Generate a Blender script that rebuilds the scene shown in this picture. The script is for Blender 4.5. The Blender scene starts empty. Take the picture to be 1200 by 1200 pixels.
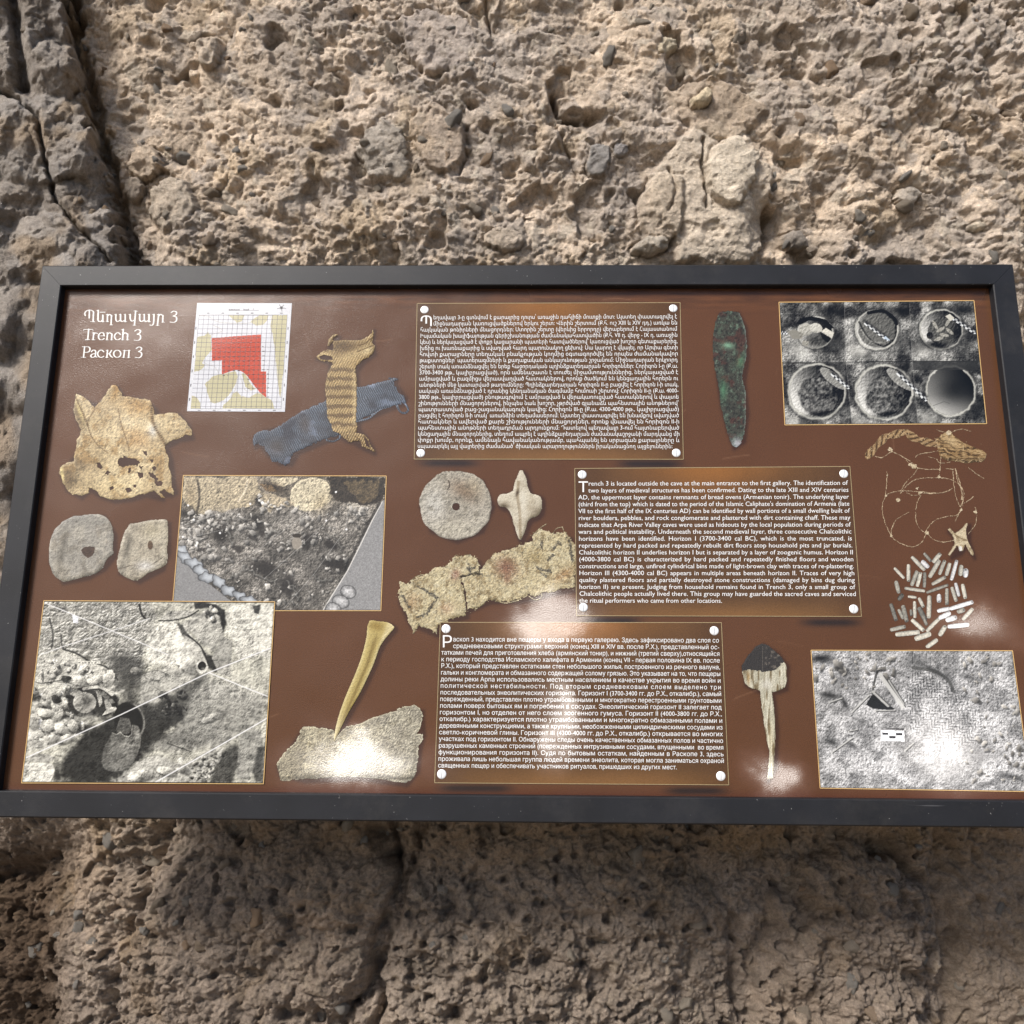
import bpy, math, random
import numpy as np
from mathutils import Matrix, Vector

# ---------------------------------------------------------------- camera, world, sun, exposure
S = bpy.context.scene
COL = S.collection
BW, BH = 1.6, 1.6 * 0.5211                     # printed panel, metres
TILT = math.radians(10.889)                    # the board leans back
ORG = Vector((0.0, 0.0, 1.35))                 # board centre
BM = Matrix(((1, 0, 0), (0, math.sin(TILT), -math.cos(TILT)), (0, math.cos(TILT), math.sin(TILT))))  # columns u, v, n
def rotx(a): return Matrix.Rotation(a, 3, 'X')
RF = Matrix.Rotation(-0.00373515, 3, 'Z') @ Matrix.Rotation(-0.01626892, 3, 'Y') @ Matrix.Rotation(-0.19005114, 3, 'X')
TF = Vector((0.00962628, -0.01412158, -0.7831184)) * BW
CB = -(RF.transposed() @ TF)                   # camera in board space
cam = bpy.data.cameras.new('camera'); camo = bpy.data.objects.new('camera', cam); COL.objects.link(camo)
cam.sensor_width = 36; cam.lens = 27; cam.clip_start = 0.01; cam.clip_end = 500
CP = ORG + BM @ CB
CR = BM @ RF.transposed()
camo.matrix_world = Matrix.Translation(CP) @ CR.to_4x4()
S.camera = camo

SUN_EL, SUN_AZ = 47.0, -43.0                   # degrees; azimuth from straight behind the camera, minus = left
el, az = math.radians(SUN_EL), math.radians(SUN_AZ)
sdir = Vector((math.sin(az) * math.cos(el), -math.cos(az) * math.cos(el), math.sin(el)))   # towards the sun
w = bpy.data.worlds.new('World'); S.world = w; w.use_nodes = True
nt = w.node_tree
sky = nt.nodes.new('ShaderNodeTexSky'); sky.sky_type = 'NISHITA'; sky.sun_disc = False
sky.sun_elevation = el; sky.sun_rotation = math.atan2(sdir.x, sdir.y)
sky.air_density = 1.0; sky.dust_density = 3.0; sky.ozone_density = 1.0
nt.nodes['Background'].inputs['Strength'].default_value = 0.135
nt.links.new(sky.outputs[0], nt.nodes['Background'].inputs['Color'])
sl = bpy.data.lights.new('sun', 'SUN'); sl.energy = 4.7; sl.angle = math.radians(14); sl.color = (1.0, 0.955, 0.90)
so = bpy.data.objects.new('sun', sl); COL.objects.link(so)
so.rotation_euler = (-sdir).to_track_quat('-Z', 'Y').to_euler()
S.view_settings.view_transform = 'Standard'; S.view_settings.look = 'None'
S.view_settings.exposure = 0.18; S.view_settings.gamma = 1.0

# ---------------------------------------------------------------- helpers
RFn = np.array(RF); CBn = np.array(CB); CPn = np.array(CP); CRn = np.array(CR)
def P(px, py, h=0.0):
    """where the photograph's pixel falls on the board plane (u, v, height)"""
    px = np.asarray(px, float); py = np.asarray(py, float)
    d = np.stack([(px - 600) / 900, -(py - 600) / 900, -np.ones_like(px)], -1) @ RFn      # R^T d
    t = (h - CBn[2]) / d[..., 2]
    q = CBn + d * t[..., None]
    return q
def PW(px, py, Y):
    """a point of the rock face standing at depth Y"""
    px = np.asarray(px, float); py = np.asarray(py, float)
    d = np.stack([(px - 600) / 900, -(py - 600) / 900, -np.ones_like(px)], -1) @ CRn.T
    t = (Y - CPn[1]) / d[..., 1]
    return CPn + d * t[..., None]
def tag(o, label=None, cat=None, group=None, kind=None):
    if label: o['label'] = label
    if cat: o['category'] = cat
    if group: o['group'] = group
    if kind: o['kind'] = kind
    return o
def link(name, me, mat=None, parent=None):
    o = bpy.data.objects.new(name, me); COL.objects.link(o)
    if mat is not None: me.materials.append(mat)
    if parent is not None: o.parent = parent
    return o
def mesh_np(name, V, F, col=None, smooth=True):
    """fast mesh from arrays; F is (n,4) or (n,3)"""
    me = bpy.data.meshes.new(name)
    V = np.asarray(V, np.float32).reshape(-1, 3); F = np.asarray(F, np.int32); k = F.shape[1]
    me.vertices.add(len(V)); me.vertices.foreach_set('co', V.ravel())
    me.loops.add(F.size); me.loops.foreach_set('vertex_index', F.ravel())
    me.polygons.add(len(F)); me.polygons.foreach_set('loop_start', np.arange(0, F.size, k, dtype=np.int32))
    me.update(calc_edges=True)
    me.polygons.foreach_set('use_smooth', np.full(len(F), smooth))
    if col is not None:
        a = me.color_attributes.new('ink', 'FLOAT_COLOR', 'POINT')
        c = np.ones((len(V), 4), np.float32); c[:, :3] = np.asarray(col).reshape(-1, 3)
        a.data.foreach_set('color', c.ravel())
    return me
def grid_faces(ny, nx, mask=None):
    i = np.arange(ny * nx).reshape(ny, nx)
    F = np.stack([i[1:, :-1], i[1:, 1:], i[:-1, 1:], i[:-1, :-1]], -1)
    if mask is not None: return F[mask]
    return F.reshape(-1, 4)
def box_mesh(name, lo, hi, bev=0.0):
    import bmesh
    bm = bmesh.new(); bmesh.ops.create_cube(bm, size=1)
    for v in bm.verts:
        for k in range(3): v.co[k] = (lo[k] + hi[k]) / 2 + v.co[k] * (hi[k] - lo[k])
    if bev: bmesh.ops.bevel(bm, geom=bm.edges[:], offset=bev, segments=2, affect='EDGES', profile=0.5)
    me = bpy.data.meshes.new(name); bm.to_mesh(me); bm.free(); return me
def s2l(c):
    c = np.asarray(c, float) / 255.0
    return np.where(c <= 0.04045, c / 12.92, ((c + 0.055) / 1.055) ** 2.4)

# ---- noise
_rt = np.random.RandomState(7).rand(512, 512).astype(np.float32)
def vn(x, y, seed=0):
    x = np.asarray(x, np.float32) + seed * 17.31; y = np.asarray(y, np.float32) + seed * 9.77
    xi = np.floor(x).astype(np.int32); yi = np.floor(y).astype(np.int32)
    fx = x - xi; fy = y - yi
    fx = fx * fx * fx * (fx * (fx * 6 - 15) + 10); fy = fy * fy * fy * (fy * (fy * 6 - 15) + 10)
    a = _rt[yi & 511, xi & 511]; b = _rt[yi & 511, (xi + 1) & 511]
    c = _rt[(yi + 1) & 511, xi & 511]; d = _rt[(yi + 1) & 511, (xi + 1) & 511]
    return (a + (b - a) * fx) * (1 - fy) + (c + (d - c) * fx) * fy
def fbm(x, y, s, oct=4, seed=0, gain=0.5, ridge=False):
    t = 0; a = 1.0; n = 0
    x = np.asarray(x, np.float32) / s; y = np.asarray(y, np.float32) / s
    for o in range(oct):
        v = vn(x, y, seed + o * 3) * 2 - 1
        if ridge: v = 1 - 2 * np.abs(v)
        t = t + v * a; n += a; a *= gain
        x, y = (x * 0.8 - y * 0.6) * 2.03, (x * 0.6 + y * 0.8) * 2.03
    return t / n
def _h(ix, iy, k): return _rt[(iy * 3 + k * 37) & 511, (ix * 5 + k * 91 + iy) & 511]
def chips(x, y, s, seed=0, round_=0.6, tilt=0.5, rise=1.0, fill=1.0):
    """overlapping angular stones: the highest of tilted lumps wins; returns height, stone id value, edge distance"""
    x = np.asarray(x, np.float32) / s; y = np.asarray(y, np.float32) / s
    xi = np.floor(x).astype(np.int32); yi = np.floor(y).astype(np.int32)
    best = np.full(x.shape, -9, np.float32); sec = best.copy(); idv = np.zeros_like(best)
    for j in (-1, 0, 1):
        for i in (-1, 0, 1):
            cx = xi + i; cy = yi + j
            dx = x - (cx + _h(cx, cy, seed + 1)); dy = y - (cy + _h(cx, cy, seed + 2))
            an = _h(cx, cy, seed + 3) * 3.14; st = 0.7 + 0.9 * _h(cx, cy, seed + 4)
            ca, sa = np.cos(an), np.sin(an)
            ex = (dx * ca + dy * sa) * st; ey = (-dx * sa + dy * ca) / st
            g = (_h(cx, cy, seed + 5) - 0.5) * 2 * tilt; g2 = (_h(cx, cy, seed + 6) - 0.5) * 2 * tilt
            r = np.maximum(np.abs(ex) * 0.8 + np.abs(ey) * 0.35, np.sqrt(ex * ex + ey * ey))
            v = rise * _h(cx, cy, seed + 7) + g * dx + g2 * dy - round_ * r ** 3 * 1.8 - 0.25 * r
            if fill < 1: v = np.where(_h(cx, cy, seed + 8) > fill, -9, v)
            m = v > best
            sec = np.where(m, best, np.maximum(sec, v)); best = np.where(m, v, best)
            idv = np.where(m, _h(cx, cy, seed + 9), idv)
    return best, idv, best - sec
def ss(a, b, x):
    t = np.clip((x - a) / (b - a), 0, 1); return t * t * (3 - 2 * t)
def segdist(X, Y, pts):
    """distance to a polyline, and signed side of it"""
    D = np.full(X.shape, 1e9, np.float32); T = np.zeros_like(D); L = 0
    for (x0, y0), (x1, y1) in zip(pts[:-1], pts[1:]):
        vx, vy = x1 - x0, y1 - y0; l2 = vx * vx + vy * vy + 1e-9
        t = np.clip(((X - x0) * vx + (Y - y0) * vy) / l2, 0, 1)
        d = np.hypot(X - x0 - t * vx, Y - y0 - t * vy)
        m = d < D; D = np.where(m, d, D); T = np.where(m, L + t * math.sqrt(l2), T); L += math.sqrt(l2)
    return D, T, L
def inside(X, Y, poly):
    c = np.zeros(X.shape, bool); n = len(poly)
    for i in range(n):
        x0, y0 = poly[i]; x1, y1 = poly[(i + 1) % n]
        if y0 == y1: continue
        c ^= ((Y < y0) != (Y < y1)) & (X < (x1 - x0) * (Y - y0) / (y1 - y0) + x0)
    return c

# ---- material helper
def mat_new(name):
    m = bpy.data.materials.new(name); m.use_nodes = True
    return m, m.node_tree, m.node_tree.nodes['Principled BSDF']
# ---------------------------------------------------------------- the rock face
FY = 0.178                                      # mean depth of the rock face behind the board
PXM = float(np.linalg.norm(PW(601, 600, FY) - PW(600, 600, FY)))   # metres per pixel at the rock face

def rock_mat(name, tint=(1, 1, 1), attr=True):
    m, t, b = mat_new(name); N = t.nodes; L = t.links
    tc = N.new('ShaderNodeTexCoord')
    if attr:
        src = N.new('ShaderNodeVertexColor'); src.layer_name = 'ink'; base = src.outputs[0]
    else:
        oi = N.new('ShaderNodeObjectInfo'); cr = N.new('ShaderNodeValToRGB')
        e = cr.color_ramp.elements
        e[0].color = (.27, .245, .215, 1); e[1].position = 1; e[1].color = (.42, .36, .285, 1)
        for p, c in ((.25, (.33, .31, .28)), (.45, (.33, .27, .205)), (.62, (.36, .255, .17)), (.8, (.36, .315, .26))):
            k = e.new(p); k.color = (*c, 1)
        L.new(oi.outputs['Random'], cr.inputs[0]); base = cr.outputs[0]
    n1 = N.new('ShaderNodeTexNoise'); n1.inputs['Scale'].default_value = 190; n1.inputs['Detail'].default_value = 6
    n1.inputs['Roughness'].default_value = .72
    n2 = N.new('ShaderNodeTexNoise'); n2.inputs['Scale'].default_value = 34; n2.inputs['Detail'].default_value = 5
    for n in (n1, n2): L.new(tc.outputs['Object'], n.inputs[0])
    r1 = N.new('ShaderNodeMapRange'); r1.inputs[1].default_value = .3; r1.inputs[2].default_value = .7
    r1.inputs[3].default_value = .68; r1.inputs[4].default_value = 1.28; L.new(n1.outputs[0], r1.inputs[0])
    r2 = N.new('ShaderNodeMapRange'); r2.inputs[1].default_value = .3; r2.inputs[2].default_value = .7
    r2.inputs[3].default_value = .84; r2.inputs[4].default_value = 1.14; L.new(n2.outputs[0], r2.inputs[0])
    mu = N.new('ShaderNodeMath'); mu.operation = 'MULTIPLY'; L.new(r1.outputs[0], mu.inputs[0]); L.new(r2.outputs[0], mu.inputs[1])
    vm = N.new('ShaderNodeVectorMath'); vm.operation = 'SCALE'; L.new(base, vm.inputs[0]); L.new(mu.outputs[0], vm.inputs['Scale'])
    L.new(vm.outputs[0], b.inputs['Base Color'])
    b.inputs['Roughness'].default_value = .93; b.inputs['Specular IOR Level'].default_value = .2
    n3 = N.new('ShaderNodeTexNoise'); n3.inputs['Scale'].default_value = 330; n3.inputs['Detail'].default_value = 6; n3.inputs['Roughness'].default_value = .7
    L.new(tc.outputs['Object'], n3.inputs[0])
    ad = N.new('ShaderNodeMath'); ad.operation = 'ADD'; L.new(n1.outputs[0], ad.inputs[0]); L.new(n3.outputs[0], ad.inputs[1])
    bp = N.new('ShaderNodeBump'); bp.inputs['Strength'].default_value = 1.0; bp.inputs['Distance'].default_value = .005
    L.new(ad.outputs[0], bp.inputs['Height']); L.new(bp.outputs[0], b.inputs['Normal'])
    return m

FISS = [(60, -260), (85, -30), (98, 40), (112, 120), (134, 195), (146, 260), (162, 320), (176, 420), (186, 560)]
FISS2 = [(8, -200), (18, -20), (30, 60), (36, 110)]
CRACK = [(-60, 95), (0, 110), (30, 128), (52, 150), (63, 205), (70, 240), (84, 258), (112, 285), (138, 312)]
def rock(X, Y):
    """height (pixels, towards the viewer) and colour of the rock face"""
    wx = fbm(X, Y, 70, 3, 1) * 9 + fbm(X, Y, 16, 4, 2, .6) * 6; wy = fbm(X, Y, 70, 3, 4) * 9 + fbm(X, Y, 16, 4, 5, .6) * 6
    x = X + wx; y = Y + wy
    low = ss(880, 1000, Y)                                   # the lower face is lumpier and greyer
    H = fbm(X, Y, 260, 4, 11) * 26 + fbm(X, Y, 90, 4, 12) * 9
    big, bid, be = chips(x, y, 74, 20, .7, .5, .9)
    med, mid_, me_ = chips(x + 31, y * 1.05, 27, 40, .7, .8, 1.0)
    sml, sid, se = chips(x * 1.1 + 7, y, 10.5, 60, .7, 1.0, 1.0)
    tiny, tid, te = chips(X + wx * .5, Y + wy * .5, 4.6, 80, .6, 1.0, 1.0)
    patch = ss(-.12, .32, fbm(X, Y, 120, 3, 15))             # rough and smoother areas
    right = ss(820, 1000, X) * (1 - low)
    top = 1 - low
    H += np.maximum(big, -.4) * (12 + 5 * low)
    H += np.maximum(med, -.5) * (3.0 + 4.2 * patch + 3.5 * low + 2.5 * right) - 1.6 * np.exp(-(me_ / .05) ** 2) * (.4 + low)
    H += np.maximum(sml, -.7) * (1.3 + 2.6 * patch + 2.6 * low + 1.4 * right) - (.8 + 1.2 * low) * np.exp(-(se / .06) ** 2)
    H += np.maximum(tiny, -.8) * (1.3 + 1.3 * patch + .9 * low) - .7 * np.exp(-(te / .08) ** 2)
    H += fbm(X, Y, 14, 4, 16, .6, True) * 1.5 + fbm(X, Y, 6, 4, 17, .75) * (1.9 + 1.2 * low)
    H -= 4.0 * ss(.45, .75, fbm(X, Y, 7, 3, 19, .6)) * (.2 + .5 * patch + .4 * low)
    sw = fbm(X * .45 + Y * .2, Y * 1.3 - X * .3, 34, 4, 24, .55); H += 5.5 * top * np.abs(sw) * 2 - 3     # soft chiselled swells and shallow ledges
    # strands of ledges running down to the right
    led = fbm(X * .55 + Y * .5, Y * 1.0 - X * .25, 26, 3, 18, .55, True)
    H += np.maximum(led, 0) * 5 * ss(-.1, .4, fbm(X, Y, 150, 2, 19))
    # pits
    pit = fbm(X, Y, 17, 2, 21); pit2 = fbm(X, Y, 46, 3, 22)
    H -= 16 * ss(.5, .66, pit) * (.12 + .65 * low); H -= 13 * ss(.42, .56, pit2)
    C = np.zeros(X.shape + (3,), np.float32)
    tan = np.array([.61, .495, .38]); gry = np.array([.455, .395, .34]); drk = np.array([.20, .172, .145])
    org = np.array([.46, .355, .235]); wht = np.array([.56, .49, .40])
    k = np.clip(.5 + fbm(X, Y, 170, 4, 31) * 1.1 + low * .55 + .25 * right - .18 * (1 - low), 0, 1)[..., None]
    C[:] = tan * (1 - k) + gry * k
    o = (ss(.15, .5, fbm(X, Y, 60, 4, 32)) * .55)[..., None]; C = C * (1 - o) + org * o
    v = ((bid - .5) * .22 + (mid_ - .5) * .34 + (sid - .5) * .34 + (tid - .5) * .2)[..., None]; C = C * (1 + v)
    g = ((mid_ > .80) * ss(0, .12, me_) * .7)[..., None]; C = C * (1 - g) + gry * .78 * g       # grey stones
    g = ((sid > .86) * ss(0, .1, se) * .7)[..., None]; C = C * (1 - g) + gry * .85 * g
    g = ((sid < .07) * ss(0, .1, se) * .65)[..., None]; C = C * (1 - g) + wht * g
    def blob(cx, cy, rx, ry, ang, h, col=None, cm=.8, flat=.5, seed=50, sharp=.12):
        nonlocal H, C
        a = math.radians(ang); dx = X - cx; dy = Y - cy
        ex = (dx * math.cos(a) + dy * math.sin(a)) / rx; ey = (-dx * math.sin(a) + dy * math.cos(a)) / ry
        r = np.sqrt(ex * ex + ey * ey) + fbm(X, Y, max(rx, ry) * .6, 5, seed, .6) * .34
        m = ss(1.0, 1.0 - sharp, r)
        dome = np.sqrt(np.clip(1 - np.clip(r, 0, 1) ** 2 * (1 - flat), 0, 1))
        H = H * (1 - m * .62) + m * h * dome + m * 2.2 * fbm(X, Y, 10, 4, seed + 2, .65, True)
        H -= 3.5 * np.exp(-((r - 1.03) / .07) ** 2)
        if col is not None:
            mm = (m * cm)[..., None]; C = C * (1 - mm) + (np.array(col) * (1 + .25 * fbm(X, Y, 12, 4, seed + 1)[..., None])) * mm
    # stones that stand out in the photograph
    blob(832, 232, 76, 80, 10, 15, (.62, .535, .43), .75, .35, 51)
    blob(856, 205, 30, 42, 20, 22, (.70, .62, .50), .55, .6, 52)
    blob(772, 250, 26, 44, 12, 16, (.47, .39, .30), .7, .5, 53)
    blob(838, 128, 58, 32, 12, 9, (.46, .36, .26), .6, .6, 54)
    blob(820, 122, 14, 9, -40, 20, (.62, .52, .36), .8, .4, 55)
    blob(781, 57, 13, 9, -30, 12, (.56, .49, .36), .8, .4, 56)
    blob(452, 182, 30, 34, -20, 17, (.40, .36, .31), .8, .3, 57)
    blob(517, 165, 34, 45, -15, 14, (.46, .36, .27), .5, .8, 58)
    blob(510, 48, 44, 36, 20, 6, (.40, .35, .32), .5, .8, 59)
    blob(205, 240, 30, 34, 25, 16, (.42, .36, .29), .75, .85, 60)
    blob(172, 192, 22, 20, -30, 15, (.40, .32, .24), .6, .6, 61)
    blob(158, 221, 12, 16, 10, 20, (.26, .22, .18), .8, .4, 62)
    blob(247, 62, 14, 20, 0, 18, (.42, .36, .29), .6, .4, 63)
    blob(700, 190, 14, 20, 10, 9, (.27, .26, .25), .85, .8, 64)
    blob(727, 178, 8, 8, 0, 9, (.28, .27, .27), .8, .5, 65)
    blob(1062, 232, 14, 12, -20, 16, (.42, .38, .33), .8, .3, 66)
    blob(933, 282, 16, 12, 20, 15, (.22, .20, .18), .8, .3, 67)
    blob(1140, 268, 9, 6, 0, 12, (.56, .49, .38), .7, .3, 68)
    blob(592, 282, 24, 15, 10, 12, (.5, .42, .33), .6, .6, 69)
    blob(760, 290, 20, 10, -8, 15, (.44, .40, .34), .7, .4, 70)
    # boulder crack
    for pts, dep, wd in (([(822, 165), (820, 190), (826, 215), (824, 245)], 11, 1.8), ([(782, 200), (790, 225), (780, 250)], 7, 1.8),
                         ([(566, -20), (572, 30), (578, 45)], 16, 2.0), ([(648, 110), (655, 135), (676, 140)], 30, 3.5),
                         ([(652, 150), (668, 185), (676, 210)], 10, 2.0), ([(538, 205), (545, 180), (546, 150)], 13, 2.0)):
        D, _, _ = segdist(x * .3 + X * .7, y * .3 + Y * .7, pts); H -= dep * np.exp(-(D / wd) ** 2)
    # hollow right of the boulder
    H -= 34 * np.exp(-((X - 900) / 20) ** 2 - ((Y - 262) / 22) ** 2)
    H -= 18 * np.exp(-(((X - 925) * .8 + (Y - 190) * .6) / 60) ** 2 - (((Y - 190) * .8 - (X - 925) * .6) / 16) ** 2)
    H += 13 * np.exp(-(((X - 1040) * .62 + (Y - 90) * .78) / 95) ** 2 - (((Y - 90) * .62 - (X - 1040) * .78) / 17) ** 2)
    # left mass standing in front of the long fissure
    wf = fbm(X, Y, 40, 4, 75) * 14
    fx = np.interp(Y, [p[1] for p in FISS], [p[0] for p in FISS]) + wf * .45 - 6
    s = X - fx
    up = 1 - ss(560, 760, Y)
    s = s + fbm(X, Y, 9, 3, 78) * 7; lm = ss(2, -9, s) * up
    facet, fid, fe = chips(X * .9 + Y * .35 + wf, Y + wf, 44, 90, .5, 1.3, 1.1)
    HL = 16 + 12 * np.clip(1 - np.abs(s + 55) / 70, 0, 1) + np.maximum(facet, -.5) * 17 + np.maximum(med, -.5) * 6 + np.maximum(sml, -.6) * 2.4 + fbm(X, Y, 20, 4, 76, .55, True) * 4 + tiny * .9
    H = H * (1 - lm) + HL * lm
    H -= up * 46 * np.exp(-((s - 4) / 6.5) ** 2)
    H -= up * 16 * np.exp(-((s - 26) / 26.0) ** 2)
    lc = lm[..., None] * .85
    gl = (np.array([.245, .222, .20]) + (fid[..., None] - .5) * .09 + (mid_[..., None] - .5) * .05)
    br = ss(0, .4, fbm(X, Y, 45, 3, 77))[..., None] * .7
    gl = gl * (1 - br) + np.array([.30, .225, .15]) * br
    C = C * (1 - lc) + gl * lc
    D, _, _ = segdist(X + wx * .35, Y + wy * .35, FISS2); H -= 34 * np.exp(-(D / 7) ** 2) * (Y < 150)
    D, _, _ = segdist(X + wx * .3, Y + wy * .3, CRACK); H -= 20 * np.exp(-(D / 2.2) ** 2)
    # lower face: bulging masses divided by deep clefts
    def bulge(poly, h, soft, seed, col=None, cm=.5, cleft=26, cw=8):
        nonlocal H, C
        XX = X + fbm(X, Y, 46, 4, seed) * 17; YY = Y + fbm(X, Y, 46, 4, seed + 5) * 17
        ins = inside(XX, YY, poly); D, _, _ = segdist(XX, YY, poly + [poly[0]])
        m = np.where(ins, 1 - np.exp(-D / soft), 0)
        H = H + h * m - cleft * (.25 + .75 * ss(-.15, .25, fbm(X, Y, 110, 3, seed + 11) + .55 * ss(380, 440, X) * ss(470, 440, X))) * np.exp(-(np.where(ins, D * 2.2, D) / cw) ** 2)
        if col is not None:
            mm = (ss(0, .4, m) * cm)[..., None]; C = C * (1 - mm) + np.array(col) * (1 + .5 * v) * mm
    H -= 14 * ss(925, 985, Y) * (1 - ss(985, 1080, Y))
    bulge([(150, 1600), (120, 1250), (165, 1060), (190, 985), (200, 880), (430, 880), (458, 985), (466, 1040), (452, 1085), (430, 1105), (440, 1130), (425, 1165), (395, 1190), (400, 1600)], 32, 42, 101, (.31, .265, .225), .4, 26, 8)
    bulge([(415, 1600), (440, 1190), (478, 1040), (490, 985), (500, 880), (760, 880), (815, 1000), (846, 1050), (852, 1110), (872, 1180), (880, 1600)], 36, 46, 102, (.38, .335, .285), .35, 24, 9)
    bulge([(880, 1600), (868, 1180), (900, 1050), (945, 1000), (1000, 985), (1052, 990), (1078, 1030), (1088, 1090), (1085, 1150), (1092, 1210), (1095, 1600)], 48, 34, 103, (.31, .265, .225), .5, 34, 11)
    sm = ss(1090, 1112, X + fbm(X, Y, 60, 3, 104) * 16) * ss(985, 1010, Y)
    H = H * (1 - .45 * sm) - 26 * sm * np.exp(-((X - 1100) / 26) ** 2)
    C = C * (1 - .45 * sm[..., None]) + np.array([.34, .28, .215]) * .45 * sm[..., None]
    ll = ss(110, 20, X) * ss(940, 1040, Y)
    H -= 55 * ll; C = C * (1 - .86 * ll[..., None]) + np.array([.085, .052, .028]) * .86 * ll[..., None]  # lower left recess, its deep shade painted into the rock colour
    for cx, cy, r, d in ((442, 975, 15, 46), (455, 998, 11, 34), (578, 965, 18, 30), (364, 1060, 5, 22), (338, 1182, 6, 22), (330, 1040, 4, 18), (590, 1028, 4, 22), (650, 1026, 4, 24), (530, 1064, 9, 18),
                         (486, 1156, 5, 18), (510, 1162, 6, 20), (537, 1178, 8, 26), (512, 1128, 9, 18), (555, 1144, 6, 18), (573, 1080, 6, 16), (705, 960, 14, 22), (670, 1015, 14, 18), (690, 1070, 12, 20), (638, 1120, 12, 18),
                         (665, 1150, 11, 20), (760, 1060, 8, 18), (1120, 1090, 5, 16), (700, 1100, 11, 14), (165, 1022, 8, 16), (138, 1060, 9, 14), (138, 1142, 9, 14), (165, 1105, 7, 12),
                         (243, 150, 9, 18), (210, 186, 8, 14), (160, 148, 10, 12), (265, 38, 16, 13), (325, 120, 9, 16), (318, 50, 8, 14), (178, 50, 8, 12), (688, 138, 9, 22), (997, 298, 7, 18), (945, 300, 10, 16), (395, 232, 9, 14)):
        rr = np.hypot((X - cx + wx * .4) / r, (Y - cy + wy * .4) / (r * .8)); H -= d * np.exp(-rr ** 2)
    amb = (ss(955, 965, Y) * ss(1040, 970, Y) * ss(200, 420, X + 160 * fbm(X, Y, 60, 2, 110)))[..., None] * .45   # ochre stain
    C = C * (1 - amb) + np.array([.36, .245, .125]) * amb
    C = C * (1 - .34 * low)[..., None]; C = C * (1 - (.10 * low)[..., None] * np.array([-.4, .3, 1.0]))  # shade below the board painted in: lower face darkened, slightly warmed
    cav = np.clip((np.minimum(sml, .5)) * .0 + 1, .8, 1)[..., None]
    return H, np.clip(C * cav, .03, .75)

# rows: dense above and below the board, wider spaced where the board hides the rock
def rows():
    r = list(np.arange(-900, -300, 16.)) + list(np.arange(-300, -60, 4.)) + list(np.arange(-60, 345, 1.5)) + list(np.arange(345, 900, 4.)) + list(np.arange(900, 1262, 1.5)) + list(np.arange(1262, 1500, 4.)) + list(np.arange(1500, 1800, 16.))
    c = list(np.arange(-1100, -360, 16.)) + list(np.arange(-360, -60, 4.)) + list(np.arange(-60, 1262, 1.5)) + list(np.arange(1262, 1560, 4.)) + list(np.arange(1560, 2300, 16.))
    return np.array(r), np.array(c)
r_, c_ = rows()
GX, GY = np.meshgrid(c_, r_)
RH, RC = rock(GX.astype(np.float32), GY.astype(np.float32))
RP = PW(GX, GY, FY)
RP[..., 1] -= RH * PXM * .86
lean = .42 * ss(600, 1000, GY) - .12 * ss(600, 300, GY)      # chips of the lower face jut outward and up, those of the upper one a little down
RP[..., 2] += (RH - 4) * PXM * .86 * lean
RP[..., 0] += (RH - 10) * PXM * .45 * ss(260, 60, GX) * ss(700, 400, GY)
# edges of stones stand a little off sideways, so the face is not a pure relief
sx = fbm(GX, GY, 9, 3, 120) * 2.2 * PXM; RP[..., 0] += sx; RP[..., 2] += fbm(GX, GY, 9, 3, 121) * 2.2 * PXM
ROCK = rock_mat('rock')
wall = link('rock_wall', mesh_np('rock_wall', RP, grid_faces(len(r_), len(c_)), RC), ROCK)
tag(wall, 'rough tan and grey conglomerate rock face of pebbles and lumps behind the board', 'rock wall', kind='structure')

# ground below the picture
gm, t, b = mat_new('dry_dirt')
nz = t.nodes.new('ShaderNodeTexNoise'); nz.inputs['Scale'].default_value = 6; nz.inputs['Detail'].default_value = 8
cr = t.nodes.new('ShaderNodeValToRGB'); cr.color_ramp.elements[0].color = (.10, .075, .05, 1); cr.color_ramp.elements[1].color = (.22, .17, .12, 1)
t.links.new(nz.outputs[0], cr.inputs[0]); t.links.new(cr.outputs[0], b.inputs['Base Color']); b.inputs['Roughness'].default_value = .95
gx, gy = np.meshgrid(np.linspace(-30, 30, 121), np.linspace(-40, .6, 81))
gz = fbm(gx * 10, gy * 10, 20, 4, 130) * .06
ground = link('ground', mesh_np('ground', np.stack([gx, gy, gz], -1), grid_faces(81, 121)[:, ::-1]), gm)
tag(ground, 'dry brown dirt ground at the foot of the rock face', 'ground', kind='structure')

# stones sitting in the face, each one a piece of its own
STONE_MAT = rock_mat('stone', attr=False)
def stone_mesh(seed):
    import bmesh
    rs = random.Random(seed); bm = bmesh.new(); bmesh.ops.create_icosphere(bm, subdivisions=3, radius=1)
    pl = [(Vector((rs.gauss(0, 1), rs.gauss(0, 1), rs.gauss(0, 1))).normalized(), rs.uniform(.55, .88)) for _ in range(13)]
    ph = [rs.uniform(0, 6) for _ in range(6)]
    for v in bm.verts:
        d = v.co.normalized(); r = 1.0
        for n, h in pl:
            k = d.dot(n)
            if k > .05: r = min(r, h / k)
        r *= 1 + .05 * math.sin(d.x * 6 + ph[0]) + .045 * math.sin(d.y * 8 + ph[1] + d.z * 5) + .03 * math.sin(d.z * 13 + ph[2] + d.x * 9)
        v.co = d * r
    me = bpy.data.meshes.new('stone'); bm.to_mesh(me); bm.free(); me.materials.append(STONE_MAT)
    for p in me.polygons: p.use_smooth = True
    return me
SM = [stone_mesh(900 + i) for i in range(12)]
rs = random.Random(42); placed = []
def rock_at(px, py):
    i = min(max(int(np.searchsorted(r_, py)), 0), len(r_) - 1); j = min(max(int(np.searchsorted(c_, px)), 0), len(c_) - 1); return Vector(RP[i, j])
tries = 0
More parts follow.
